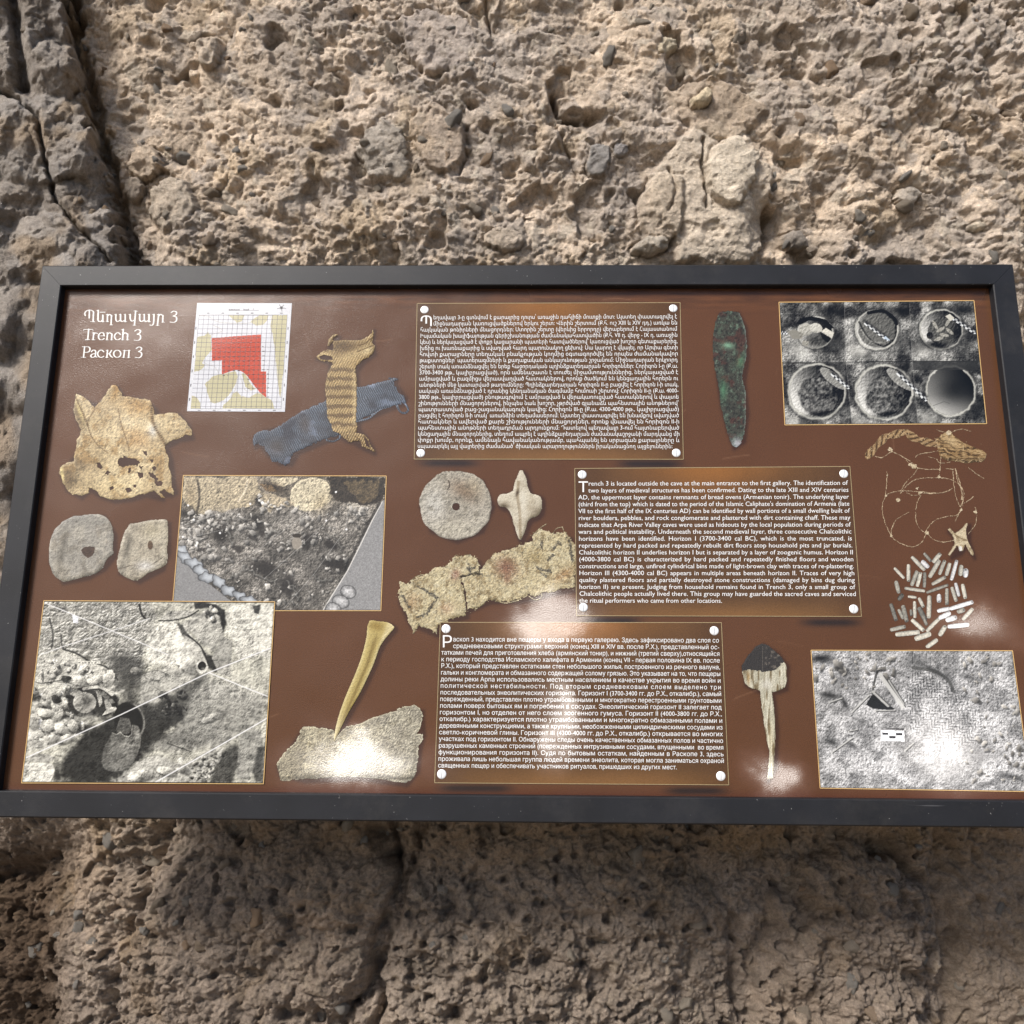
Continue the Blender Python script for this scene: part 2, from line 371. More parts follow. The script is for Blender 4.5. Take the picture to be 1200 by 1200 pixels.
while len(placed) < 230 and tries < 9000:
    tries += 1
    x = rs.uniform(-10, 1210); y = rs.choice((rs.uniform(-10, 310), rs.uniform(-10, 310), rs.uniform(965, 1210)))
    s = 4.2 + 9.5 * rs.random() ** 2.4
    dens = .25 + .75 * ss(-.1, .3, fbm(np.array([x]), np.array([y]), 90, 3, 140))[0] + (.4 if x > 900 and y < 320 else 0)
    if rs.random() > dens: continue
    if x < 165 and y < 320 and s > 6: continue
    if 740 < x < 905 and 90 < y < 312: continue
    if any((x - a) ** 2 + (y - b) ** 2 < (s + c + 1) ** 2 for a, b, c in placed): continue
    placed.append((x, y, s)); me = SM[rs.randrange(12)]
    o = bpy.data.objects.new('embedded_stone', me); COL.objects.link(o); o.parent = wall
    k = s * PXM; o.scale = (k * rs.uniform(.9, 1.35), k * rs.uniform(.7, 1.0), k * rs.uniform(.65, 1.0))
    o.rotation_euler = (rs.uniform(-.5, .5), rs.uniform(-3.1, 3.1), rs.uniform(-.5, .5))
    q = rock_at(x, y); o.location = q + Vector((0, k * rs.uniform(.1, .6), 0))
# ---------------------------------------------------------------- the board
board = bpy.data.objects.new('information_board', None); COL.objects.link(board)
board.matrix_world = Matrix.Translation(ORG) @ BM.to_4x4()
board.empty_display_size = .1
tag(board, 'wide framed brown information board with printed finds leaning in front of the rock face', 'information board')

fm, t, b = mat_new('dark_grey_frame')
N = t.nodes; L = t.links
tc = N.new('ShaderNodeTexCoord')
nz = N.new('ShaderNodeTexNoise'); nz.inputs['Scale'].default_value = 14; nz.inputs['Detail'].default_value = 6
L.new(tc.outputs['Object'], nz.inputs[0])
cr = N.new('ShaderNodeValToRGB'); cr.color_ramp.elements[0].position = .3; cr.color_ramp.elements[0].color = (.008, .0087, .011, 1)
cr.color_ramp.elements[1].position = .7; cr.color_ramp.elements[1].color = (.0125, .0135, .017, 1)
L.new(nz.outputs[0], cr.inputs[0])
sp = N.new('ShaderNodeTexNoise'); sp.inputs['Scale'].default_value = 260; sp.inputs['Detail'].default_value = 2
L.new(tc.outputs['Object'], sp.inputs[0])
th = N.new('ShaderNodeMapRange'); th.inputs[1].default_value = .745; th.inputs[2].default_value = .79; L.new(sp.outputs[0], th.inputs[0])
mx = N.new('ShaderNodeMix'); mx.data_type = 'RGBA'; mx.inputs[7].default_value = (.25, .25, .25, 1)
L.new(th.outputs[0], mx.inputs[0]); L.new(cr.outputs[0], mx.inputs[6]); ds = N.new('ShaderNodeTexNoise'); ds.inputs['Scale'].default_value = 5; ds.inputs['Detail'].default_value = 9; ds.inputs['Roughness'].default_value = .75; L.new(tc.outputs['Object'], ds.inputs[0])
dr = N.new('ShaderNodeMapRange'); dr.inputs[1].default_value = .5; dr.inputs[2].default_value = .8; dr.inputs[4].default_value = .07; L.new(ds.outputs[0], dr.inputs[0])
m2 = N.new('ShaderNodeMix'); m2.data_type = 'RGBA'; m2.inputs[7].default_value = (.30, .27, .23, 1); L.new(dr.outputs[0], m2.inputs[0]); L.new(mx.outputs[2], m2.inputs[6])
sc = N.new('ShaderNodeTexNoise'); sc.inputs['Scale'].default_value = 60; sc.inputs['Detail'].default_value = 2; mp = N.new('ShaderNodeMapping'); mp.inputs['Rotation'].default_value = (0, 0, .7); mp.inputs['Scale'].default_value = (.12, 3, 1); L.new(tc.outputs['Object'], mp.inputs[0]); L.new(mp.outputs[0], sc.inputs[0])
sr = N.new('ShaderNodeMapRange'); sr.inputs[1].default_value = .76; sr.inputs[2].default_value = .80; sr.inputs[4].default_value = .25; L.new(sc.outputs[0], sr.inputs[0])
m3 = N.new('ShaderNodeMix'); m3.data_type = 'RGBA'; m3.inputs[7].default_value = (.16, .16, .17, 1); L.new(sr.outputs[0], m3.inputs[0]); L.new(m2.outputs[2], m3.inputs[6])
L.new(m3.outputs[2], b.inputs['Base Color'])
b.inputs['Roughness'].default_value = .5; b.inputs['Specular IOR Level'].default_value = .3
n5 = N.new('ShaderNodeTexNoise'); n5.inputs['Scale'].default_value = 700; L.new(tc.outputs['Object'], n5.inputs[0])
bp = N.new('ShaderNodeBump'); bp.inputs['Strength'].default_value = .35; bp.inputs['Distance'].default_value = .0006
L.new(n5.outputs[0], bp.inputs['Height']); L.new(bp.outputs[0], b.inputs['Normal'])
FRAME = fm

# mitred rails: profile across the rail (inward offset o, height h)
hw, hh = BW / 2, BH / 2
FWD = .0385
TH = .014                                        # the rail's face stands this far in front of the print
prof = [(0.0, 0.0), (0.0, TH - .0015), (.0015, TH), (FWD - .0025, TH + .0002), (FWD, TH - .0025), (FWD, -.030), (.004, -.030)]
def rail(c0, c1, d0, d1):
    """from corner c0 to c1 (inner corners), outward diagonal directions d0, d1"""
    V = []; F = []
    n = len(prof)
    for c, d in ((c0, d0), (c1, d1)):
        for o, h in prof: V.append((c[0] + d[0] * o, c[1] + d[1] * o, h))
    for i in range(n):
        j = (i + 1) % n; F.append((i, j, n + j, n + i))
    me = bpy.data.meshes.new('frame_rail'); me.from_pydata(V, [], F + [tuple(range(n))[::-1], tuple(range(n, 2 * n))]); me.update()
    import bmesh
    bm = bmesh.new(); bm.from_mesh(me); bmesh.ops.recalc_face_normals(bm, faces=bm.faces); bm.to_mesh(me); bm.free()
    return me
g = .00025                                       # hairline at the mitres
for nm, c0, c1, d0, d1, lb in (('t', (-hw + g, hh), (hw - g, hh), (-1, 1), (1, 1), 'top rail of the dark frame'), ('b', (-hw + g, -hh), (hw - g, -hh), (-1, -1), (1, -1), 'bottom rail of the dark frame'),
                           ('l', (-hw, -hh + g), (-hw, hh - g), (-1, -1), (-1, 1), 'left rail of the dark frame'), ('r', (hw, -hh + g), (hw, hh - g), (1, -1), (1, 1), 'right rail of the dark frame')):
    tag(link('frame_rail', rail(c0, c1, d0, d1), FRAME, board), lb)
# backing and wall brackets behind
link('backing', box_mesh('backing', (-hw - .003, -hh - .003, -.022), (hw + .003, hh + .003, -.004)), FRAME, board)
# ---------------------------------------------------------------- printed surfaces of the board
# film patches tilted on purpose to throw sun glare at the camera: (u, v, slope_u, slope_v, radius_u, radius_v)
def film_group():
    g = bpy.data.node_groups.new('laminate_film', 'ShaderNodeTree')
    g.interface.new_socket('Normal', in_out='OUTPUT', socket_type='NodeSocketVector')
    N = g.nodes; L = g.links
    tc = N.new('ShaderNodeTexCoord'); out = N.new('NodeGroupOutput')
    sep = N.new('ShaderNodeSeparateXYZ')
    nz = N.new('ShaderNodeTexNoise'); nz.inputs['Scale'].default_value = 11; nz.inputs['Detail'].default_value = 6
    L.new(tc.outputs['Object'], nz.inputs[0])
    w1 = N.new('ShaderNodeVectorMath'); w1.operation = 'MULTIPLY_ADD'      # irregular edges of the glare patches
    w1.inputs[1].default_value = (.12, .12, .12); L.new(nz.outputs[1], w1.inputs[0]); L.new(tc.outputs['Object'], w1.inputs[2])
    sub = N.new('ShaderNodeVectorMath'); sub.operation = 'SUBTRACT'; sub.inputs[1].default_value = (.06, .06, .06); L.new(w1.outputs[0], sub.inputs[0])
    sep2 = N.new('ShaderNodeSeparateXYZ'); L.new(sub.outputs[0], sep2.inputs[0]); L.new(tc.outputs['Object'], sep.inputs[0])
    def M(op, a, b=None, c=None):
        n = N.new('ShaderNodeMath'); n.operation = op
        for i, v in enumerate((a, b, c)):
            if v is None: continue
            if isinstance(v, (int, float)): n.inputs[i].default_value = v
            else: L.new(v, n.inputs[i])
        return n.outputs[0]
    tu = 0.0; tv = 0.0
    for (px, py, su, sv, ru, rv) in GLARE_TILTS:
        q = P(px, py)
        eu = M('DIVIDE', M('SUBTRACT', sep2.outputs[0], float(q[0])), ru); ev = M('DIVIDE', M('SUBTRACT', sep2.outputs[1], float(q[1])), rv)
        r2 = M('ADD', M('MULTIPLY', eu, eu), M('MULTIPLY', ev, ev))
        gs = M('EXPONENT', M('MULTIPLY', M('POWER', r2, 1.4), -1.0))
        tu = M('MULTIPLY_ADD', gs, su, tu); tv = M('MULTIPLY_ADD', gs, sv, tv)
    cb = N.new('ShaderNodeCombineXYZ'); L.new(M('MULTIPLY', tu, -1.0), cb.inputs[0]); L.new(M('MULTIPLY', tv, -1.0), cb.inputs[1]); cb.inputs[2].default_value = 1
    vt = N.new('ShaderNodeVectorTransform'); vt.vector_type = 'NORMAL'; vt.convert_from = 'OBJECT'; vt.convert_to = 'WORLD'; L.new(cb.outputs[0], vt.inputs[0])
    nrm = N.new('ShaderNodeVectorMath'); nrm.operation = 'NORMALIZE'; L.new(vt.outputs[0], nrm.inputs[0])
    tot = 0.0
    n2 = N.new('ShaderNodeTexNoise'); n2.inputs['Scale'].default_value = 5; n2.inputs['Detail'].default_value = 2; L.new(tc.outputs['Object'], n2.inputs[0])
    n3 = N.new('ShaderNodeTexNoise'); n3.inputs['Scale'].default_value = 620; n3.inputs['Detail'].default_value = 2; L.new(tc.outputs['Object'], n3.inputs[0])
    tot = M('MULTIPLY_ADD', n2.outputs[0], .006, tot)
    tot = M('MULTIPLY_ADD', n3.outputs[0], .00026, tot)
    bp = N.new('ShaderNodeBump'); bp.inputs['Strength'].default_value = 1; bp.inputs['Distance'].default_value = 1.0
    L.new(tot, bp.inputs['Height']); L.new(nrm.outputs[0], bp.inputs['Normal']); L.new(bp.outputs[0], out.inputs[0])
    return g
SPOTS = [(645, 726, .090, .054, .90), (420, 892, .115, .046, .90), (905, 916, .045, .040, .88), (655, 840, .036, .07, .82), (1105, 880, .11, .07, .72), (1140, 735, .08, .05, .78)]
GLARE_TILTS = []
sb = BM.transposed() @ sdir                      # the sun seen from the board
for (px, py, ru, rv, k) in SPOTS:
    q = Vector(P(px, py)); hv = ((CB - q).normalized() + sb).normalized()
    GLARE_TILTS.append((px, py, -hv.x / hv.z * k, -hv.y / hv.z * k, ru, rv))
FILM = film_group()
def print_mat(name, attr=True, color=None, rough=.26, spec=.38, gloss_noise=True):
    m, t, b = mat_new(name); N = t.nodes; L = t.links
    tc = N.new('ShaderNodeTexCoord')
    nz = N.new('ShaderNodeTexNoise'); nz.inputs['Scale'].default_value = 520; nz.inputs['Detail'].default_value = 2; L.new(tc.outputs['Object'], nz.inputs[0])
    mr = N.new('ShaderNodeMapRange'); mr.inputs[1].default_value = .3; mr.inputs[2].default_value = .7; mr.inputs[3].default_value = .90; mr.inputs[4].default_value = 1.10
    L.new(nz.outputs[0], mr.inputs[0])
    if attr:
        a = N.new('ShaderNodeVertexColor'); a.layer_name = 'ink'; src = a.outputs[0]
    else:
        a = N.new('ShaderNodeRGB'); a.outputs[0].default_value = (*color, 1); src = a.outputs[0]
    vm = N.new('ShaderNodeVectorMath'); vm.operation = 'SCALE'; L.new(src, vm.inputs[0]); L.new(mr.outputs[0], vm.inputs['Scale'])
    L.new(vm.outputs[0], b.inputs['Base Color'])
    b.inputs['Roughness'].default_value = rough; b.inputs['Specular IOR Level'].default_value = spec
    n2 = N.new('ShaderNodeTexNoise'); n2.inputs['Scale'].default_value = 3.2; n2.inputs['Detail'].default_value = 3; L.new(tc.outputs['Object'], n2.inputs[0])
    r2 = N.new('ShaderNodeMapRange'); r2.inputs[1].default_value = .35; r2.inputs[2].default_value = .65; r2.inputs[3].default_value = rough - .03; r2.inputs[4].default_value = rough + .04
    L.new(n2.outputs[0], r2.inputs[0]); L.new(r2.outputs[0], b.inputs['Roughness'])
    gr = N.new('ShaderNodeGroup'); gr.node_tree = FILM; L.new(gr.outputs[0], b.inputs['Normal'])
    return m
PRINT = print_mat('laminated_print')
WHITE = print_mat('white_print', False, (.66, .66, .66))
GOLD = print_mat('thin_gold_print', False, (.50, .33, .14))
BRONZE = print_mat('dull_bronze_print', False, (.30, .235, .13))

INK = .70
def put(name, PX, PY, RGB, h, mask=None, label=None, parent=None, mat=None):
    """a printed piece: grid of photo pixel positions laid on the board at height h (millimetre fractions)"""
    V = P(PX, PY, h); ny, nx = PX.shape
    F = grid_faces(ny, nx, mask)
    col = s2l(np.clip(RGB, 0, 255)).reshape(-1, 3) * INK
    V = V.reshape(-1, 3)
    if mask is not None:
        u, inv = np.unique(F.ravel(), return_inverse=True); V = V[u]; col = col[u]; F = inv.reshape(F.shape)
    o = link(name, mesh_np(name, V, F, col, True), mat or PRINT, parent or board)
    if label: tag(o, label)
    return o
class Crop:
    """canvas in the coordinates of an enlarged detail: origin and scale"""
    def __init__(s, ox, oy, sc): s.ox, s.oy, s.sc = ox, oy, sc
    def quad(s, q, step=.62):
        (x0, y0), (x1, y1), (x2, y2), (x3, y3) = q
        nx = int(max(abs(x1 - x0), abs(x2 - x3)) / s.sc / step); ny = int(max(abs(y3 - y0), abs(y2 - y1)) / s.sc / step)
        # perspective-true division of the quad
        A = []
        for (u, v), (x, y) in zip(((0, 0), (1, 0), (1, 1), (0, 1)), q):
            A.append([u, v, 1, 0, 0, 0, -u * x, -v * x]); A.append([0, 0, 0, u, v, 1, -u * y, -v * y])
        hm = np.linalg.solve(np.array(A, float), np.array(q, float).ravel())
        U, V = np.meshgrid(np.linspace(0, 1, nx), np.linspace(0, 1, ny)); w = hm[6] * U + hm[7] * V + 1
        s.X = (hm[0] * U + hm[1] * V + hm[2]) / w; s.Y = (hm[3] * U + hm[4] * V + hm[5]) / w; s.U, s.V = U, V
        s.mask = None; return s
    def area(s, x0, y0, x1, y1, step=.6):
        st = step * s.sc
        s.X, s.Y = np.meshgrid(np.arange(x0, x1 + st, st), np.arange(y0, y1 + st, st)); s.st = st; return s
    def start(s, c): s.C = np.ones(s.X.shape + (3,)) * np.array(c, float); s.M = np.zeros(s.X.shape, bool)
    def px(s): return s.ox + s.X / s.sc, s.oy + s.Y / s.sc
    def mul(s, k): s.C = s.C * k[..., None]
    def over(s, m, c):
        m = np.clip(m, 0, 1)[..., None]; s.C = s.C * (1 - m) + np.array(c, float) * m
    def line(s, pts, w, c, a=1.0):
        D, _, _ = segdist(s.X, s.Y, pts); s.over(ss(w + 1.2, w - 1.2, D) * a, c); return D
    def poly(s, pts, c, a=1.0, jit=0, seed=0, js=20):
        X, Y = s.X, s.Y
        if jit: X = X + fbm(X, Y, js, 3, seed) * jit; Y = Y + fbm(s.X, Y, js, 3, seed + 9) * jit
        m = inside(X, Y, pts); s.over(m * a, c); return m
    def spoly(s, pts, c, e=8, a=1.0, jit=10, seed=0, js=30):
        X = s.X + fbm(s.X, s.Y, js, 4, seed) * jit; Y = s.Y + fbm(s.X, s.Y, js, 4, seed + 9) * jit
        D, _, _ = segdist(X, Y, list(pts) + [pts[0]]); sd = np.where(inside(X, Y, pts), D, -D); m = ss(-e, e, sd); s.over(m * a, c); return m
    def rubble(s, pts, n, r0, r1, seed, lo=110, hi=205, tint=(1.02, 1, .96)):
        rs = np.random.RandomState(seed); xs = [p[0] for p in pts]; ys = [p[1] for p in pts]; P_ = [(rs.uniform(min(xs), max(xs)), rs.uniform(min(ys), max(ys))) for _ in range(n * 3)]
        ok = [p for p in P_ if inside(np.array([p[0]]), np.array([p[1]]), pts)[0]][:n]
        for (x, y) in ok:
            r = r0 + (r1 - r0) * rs.rand() ** 2; an = rs.uniform(0, 180); q = rs.uniform(.3, .8); g = rs.uniform(lo, hi) * .93
            w = (np.abs(s.X - x) < r * 2.2) & (np.abs(s.Y - y) < r * 2.2)
            if not w.any(): continue
            X, Y = s.X[w], s.Y[w]; a = math.radians(an)
            def el(cx, cy, k): dx = X - cx; dy = Y - cy; ex = (dx * math.cos(a) + dy * math.sin(a)) / (r * k); ey = (-dx * math.sin(a) + dy * math.cos(a)) / (r * q * k); return (np.abs(ex) ** 3.4 + np.abs(ey) ** 3.4) ** .294
            cc = s.C[w]; sh = np.exp(-np.maximum(el(x + r * .35, y + r * .45, 1.0) - .75, 0) ** 2 / .09) * .55; cc = cc * (1 - sh[:, None]) + 30 * sh[:, None]
            e = el(x, y, 1.0) + fbm(X, Y, r * .9, 4, seed, .65) * .95; m = ss(1.04, .9, e); lit = 1 - .42 * ((X - x) * .6 + (Y - y) * .8) / r + .16 * fbm(X, Y, r * .5, 3, seed + 3)
            cc = cc * (1 - m[:, None]) + (g * lit)[:, None] * np.array(tint) * m[:, None]; s.C[w] = np.clip(cc, 10, 250)
    def ell(s, cx, cy, rx, ry, ang=0):
        a = math.radians(ang); dx = s.X - cx; dy = s.Y - cy
        return np.sqrt(((dx * math.cos(a) + dy * math.sin(a)) / rx) ** 2 + ((-dx * math.sin(a) + dy * math.cos(a)) / ry) ** 2)
    def soft(s, cx, cy, rx, ry, ang, c, a=1.0): s.over(np.exp(-s.ell(cx, cy, rx, ry, ang) ** 2) * a, c)
    def relief(s, H, k, lx=-.6, ly=-.8):
        gy, gx = np.gradient(H); s.C = s.C + (-(gx * lx + gy * ly) * -k)[..., None] * -1
    def cells(s): return s.M[1:, :-1] & s.M[:-1, 1:] & s.M[1:, 1:] & s.M[:-1, :-1]
    def done(s, name, h, label, cut=False, mat=None):
        PX, PY = s.px(); return put(name, PX, PY, s.C, h, s.cells() if cut else None, label, mat=mat)
def smooth(pts, n=6):
    if len(pts) < 3: return pts
    p = [pts[0]] + list(pts) + [pts[-1]]; out = []
    for i in range(1, len(p) - 2):
        a, b, c, d = (np.array(p[i + k - 1], float) for k in range(4))
        for k in range(n):
            t = k / n; out.append(tuple(.5 * (2 * b + (c - a) * t + (2 * a - 5 * b + 4 * c - d) * t * t + (3 * b - a - 3 * c + d) * t ** 3)))
    return out + [pts[-1]]
def strip(name, pts, w, h, mat, parent=board, label=None):
    """a printed hairline through photo pixel points"""
    V = []; F = []
    n = len(pts) - 1
    for k in range(n):
        a = np.array(pts[k], float); b = np.array(pts[k + 1], float); d = (b - a) / np.linalg.norm(b - a); e = np.array([-d[1], d[0]]) * w / 2
        a = a - d * w / 2 * 0; i = len(V)
        for q in (a - e, b - e + d * w * .0, b + e, a + e): V.append(tuple(P(q[0], q[1], h + k * 1e-6)))
        F.append((i + 3, i + 2, i + 1, i))
    me = mesh_np(name, V, F, None, False); o = link(name, me, mat, parent)
    if label: tag(o, label)
    return o
LV = .0004                                      # one printed layer

# ---- outlines of the printed finds, in enlarged-detail coordinates
HIDE = [(228,95),(262,110),(300,140),(328,170),(345,150),(372,115),(400,75),(418,52),(440,52),(460,72),(480,112),(520,112),(580,122),(632,132),(645,170),(650,210),(670,208),(720,200),(772,200),(800,225),(830,265),(860,300),(850,330),(820,322),(780,340),(740,360),(712,380),(718,420),(735,450),(728,500),(745,545),(740,600),(760,625),(755,650),(735,640),(700,620),(690,640),(716,665),(690,662),(650,625),(600,640),(560,650),(520,662),(460,672),(430,672),(380,665),(350,645),(330,625),(300,610),(295,640),(250,652),(200,640),(170,610),(150,570),(135,520),(145,490),(180,470),(215,460),(218,420),(230,350),(255,300),(225,240),(210,190),(220,140)]
HHOLES = [[(450,460),(465,448),(480,450),(485,435),(500,448),(530,448),(560,458),(572,470),(560,488),(530,484),(500,488),(470,492),(455,480)],[(340,478),(355,472),(368,495),(360,508),(345,495)],[(590,408),(610,412),(612,432),(598,425)],[(556,522),(585,530),(590,550),(570,552)],[(568,488),(588,492),(580,505)],
          [(630,458),(645,456),(644,468),(632,468)],[(640,495),(658,492),(656,508),(645,510)],[(615,525),(645,530),(665,555),(668,575),(690,575),(692,592),(675,598),(655,585),(650,560),(630,545)],[(498,612),(515,606),(526,620),(515,632),(500,630)],[(536,592),(550,592),(552,604),(540,606)],[(412,604),(425,600),(428,614),(415,615)],
          [(390,520),(412,520),(400,535),(385,530)],[(508,510),(518,500),(524,512),(512,530)],[(680,630),(705,618),(725,640),(705,645)],[(632,598),(640,598),(640,606)]]
STONE1 = [(210,760),(300,750),(370,752),(410,790),(430,850),(428,930),(432,965),(400,990),(370,1040),(340,1070),(290,1085),(200,1110),(150,1113),(100,1070),(80,1000),(82,920),(105,840),(150,790)]
STONE2 = [(515,800),(560,795),(640,780),(700,778),(722,790),(727,860),(722,950),(718,1010),(690,1040),(620,1070),(560,1108),(500,1095),(455,1060),(447,1000),(470,900),(490,840)]
BLUE = [(90,790),(100,755),(150,728),(200,735),(260,700),(320,660),(400,610),(480,575),(550,545),(600,520),(750,455),(820,445),(900,425),(960,410),(1000,395),(1012,410),(990,425),(1020,490),(1060,515),(1072,560),(1040,560),(1020,570),(960,585),(900,600),(830,640),(760,675),(700,690),(640,760),(600,775),(540,795),(480,820),(420,850),(370,865),(330,905),(325,940),(295,960),(250,935),(210,930),(180,880),(150,830),(125,815),(110,825),(98,830)]
HORN = [(600,165),(578,200),(565,190),(575,145),(600,122),(637,113),(632,126),(608,138),(600,158),(640,155),(740,155),(790,148),(830,130),(845,110),(855,85),(864,130),(848,165),(868,195),(860,235),(830,265),(790,285),(755,320),(745,345),(755,440),(755,560),(750,680),(760,720),(750,745),(800,760),(830,790),(850,840),(880,872),(860,870),(820,850),(790,840),(770,800),(730,805),(700,810),(680,790),(650,760),(600,740),(590,700),(560,640),(560,540),(550,480),(550,430),(570,350),(600,310),(570,292),(520,290),(490,262),(520,235),(560,215),(600,215)]
BLADE = [(133,85),(150,77),(200,80),(215,95),(228,130),(238,190),(236,245),(225,300),(222,330),(232,370),(234,450),(230,520),(222,555),(205,580),(185,578),(172,550),(160,510),(148,460),(138,420),(135,370),(122,310),(112,240),(112,170),(120,120)]
STAR = smooth([(812,52),(830,55),(850,100),(862,160),(880,185),(905,190),(930,202),(938,240),(930,290),(905,315),(880,322),(858,345),(840,400),(820,442),(805,440),(790,400),(775,350),(760,300),(735,265),(700,258),(685,225),(700,190),(740,182),(770,165),(785,110)], 3)
CLOTH1 = [(128,735),(135,675),(180,690),(240,645),(290,635),(330,600),(400,590),(440,540),(500,535),(545,525),(575,560),(585,600),(590,640),(480,655),(492,720),(505,790),(510,870),(470,880),(430,890),(350,930),(340,975),(290,940),(240,930),(215,970),(190,920),(160,840),(130,790)]
CLOTH2 = [(485,660),(590,612),(620,570),(660,530),(700,510),(760,490),(820,470),(880,450),(885,412),(930,385),(1000,405),(1055,395),(1095,430),(1126,480),(1126,720),(1060,715),(990,738),(940,745),(900,765),(860,755),(800,785),(700,798),(640,785),(580,828),(520,838),(505,750)]
BONE = smooth([(670,95),(690,90),(720,96),(790,105),(828,130),(825,150),(790,190),(740,260),(700,370),(650,480),(610,560),(540,680),(490,780),(450,862),(443,850),(455,770),(480,680),(520,570),(580,430),(620,320),(650,200),(655,130)], 3)
SHERD = [(75,1015),(110,960),(150,910),(200,870),(240,770),(300,770),(370,778),(430,790),(450,790),(450,840),(480,810),(520,770),(620,750),(680,720),(760,690),(830,670),(880,645),(960,630),(1000,660),(1015,700),(1005,760),(975,820),(1010,815),(1015,850),(985,900),(985,960),(970,1050),(950,1110),(900,1135),(750,1110),(600,1095),(400,1100),(250,1110),(100,1120),(92,1070)]
SPADE = [(335,85),(380,100),(440,150),(480,190),(515,245),(520,370),(505,415),(450,445),(410,448),(425,560),(435,700),(432,850),(425,1000),(420,1090),(370,1095),(385,960),(390,880),(370,820),(345,650),(330,560),(318,440),(240,415),(205,385),(185,300),(185,250),(230,180),(280,115)]
ROPE1 = [(120,275),(160,230),(210,175),(270,120),(330,105),(400,85),(440,80),(490,120),(560,150),(620,165),(680,180)]
ROPE2 = [(690,150),(740,105),(790,90),(850,135),(920,180),(1000,215),(1060,235),(1092,270),(1070,315),(1000,320),(940,330),(860,315),(760,300),(720,260),(705,200)]
KNOT = [(775,885),(800,870),(840,915),(880,890),(905,865),(930,830),(948,835),(935,890),(945,970),(1000,1085),(990,1105),(970,1095),(925,1010),(905,1065),(880,1070),(860,1020),(800,1105),(780,1095),(835,1010),(830,960),(810,920)]
STRINGS = [[(180,280),(240,290),(300,250),(320,240)],[(320,240),(420,290),(480,330),(530,375)],[(440,310),(470,350),(530,375)],[(530,375),(600,388),(710,388)],[(530,378),(500,430),(440,490),(390,570)],[(790,80),(740,120),(730,200),(720,330),(712,445)],
           [(690,62),(750,80),(800,85),(860,60),(920,58),(968,74)],[(390,590),(430,535),(500,480),(580,462),(700,458),(800,470),(870,510),(912,570),(910,640),(885,700)],[(278,410),(280,450),(265,600),(245,660),(240,740),(270,850),(310,935)],
           [(265,610),(300,585),(380,568),(450,568),(540,572)],[(540,580),(640,588),(760,575),(820,545)],[(440,580),(480,600),(550,602)],[(560,572),(640,582),(700,585)],[(560,600),(530,660),(515,760),(530,850),(580,905)],
           [(315,935),(318,880),(350,810),(400,775),(462,742)],[(310,940),(380,995),(480,1028),(550,1005),(590,950),(605,890),(650,830),(720,790),(800,775),(860,765),(890,720)],[(605,910),(660,965),(740,990),(830,975)],
           [(890,730),(860,780),(843,820)],[(825,400),(830,500),(850,620),(885,700)],[(845,380),(860,470),(895,570),(895,640)],[(850,400),(890,530),(905,670),(890,720)],[(910,670),(950,650),(993,612)],[(1010,700),(1020,800),(1000,860),(948,925)],
           [(515,290),(540,265),(620,250),(700,235)],[(620,285),(680,300),(720,335),(800,330)],[(765,385),(840,388)],[(950,370),(1010,420),(1082,465)]]
BEADS = [(170,240,270,345,20,205),(320,205,320,375,24,205),(360,120,490,255,25,195),(490,80,560,160,20,150),(470,165,530,225,28,225),(590,170,660,85,27,205),(550,330,650,160,28,190),(655,300,710,160,24,180),(730,310,765,190,25,195),(785,360,840,160,24,225),(880,310,890,215,28,190),(935,325,940,255,32,235),
         (355,420,410,275,26,170),(415,430,450,290,24,205),(490,440,495,290,22,140),(580,410,715,335,24,185),(185,385,215,500,26,175),(215,575,255,525,26,110),(285,455,490,485,21,185),(520,500,745,420,19,150),(830,405,865,535,22,215),(905,420,935,560,25,210),(790,450,835,590,24,180),(735,465,735,630,23,160),
         (320,545,400,555,18,200),(435,565,480,655,22,195),(545,545,540,770,28,190),(650,530,650,600,28,220),(385,605,390,770,22,200),(345,690,350,750,18,130),(435,670,500,800,30,120),(130,630,185,800,25,130),(215,690,260,780,22,165),(260,650,300,810,28,150),(490,790,515,850,20,140),
         (130,905,280,870,25,180),(190,955,430,930,30,205),(360,800,480,910,26,210),(400,1000,550,950,34,205),(520,915,650,785,25,190),(640,700,760,675,26,232),(780,675,1010,605,27,240),(660,775,765,725,30,240),(735,800,830,770,32,240),(755,870,965,850,28,245),(855,710,920,690,28,170),(910,790,1010,680,26,200),
         (660,960,715,870,30,195),(520,1090,625,1015,28,205)]

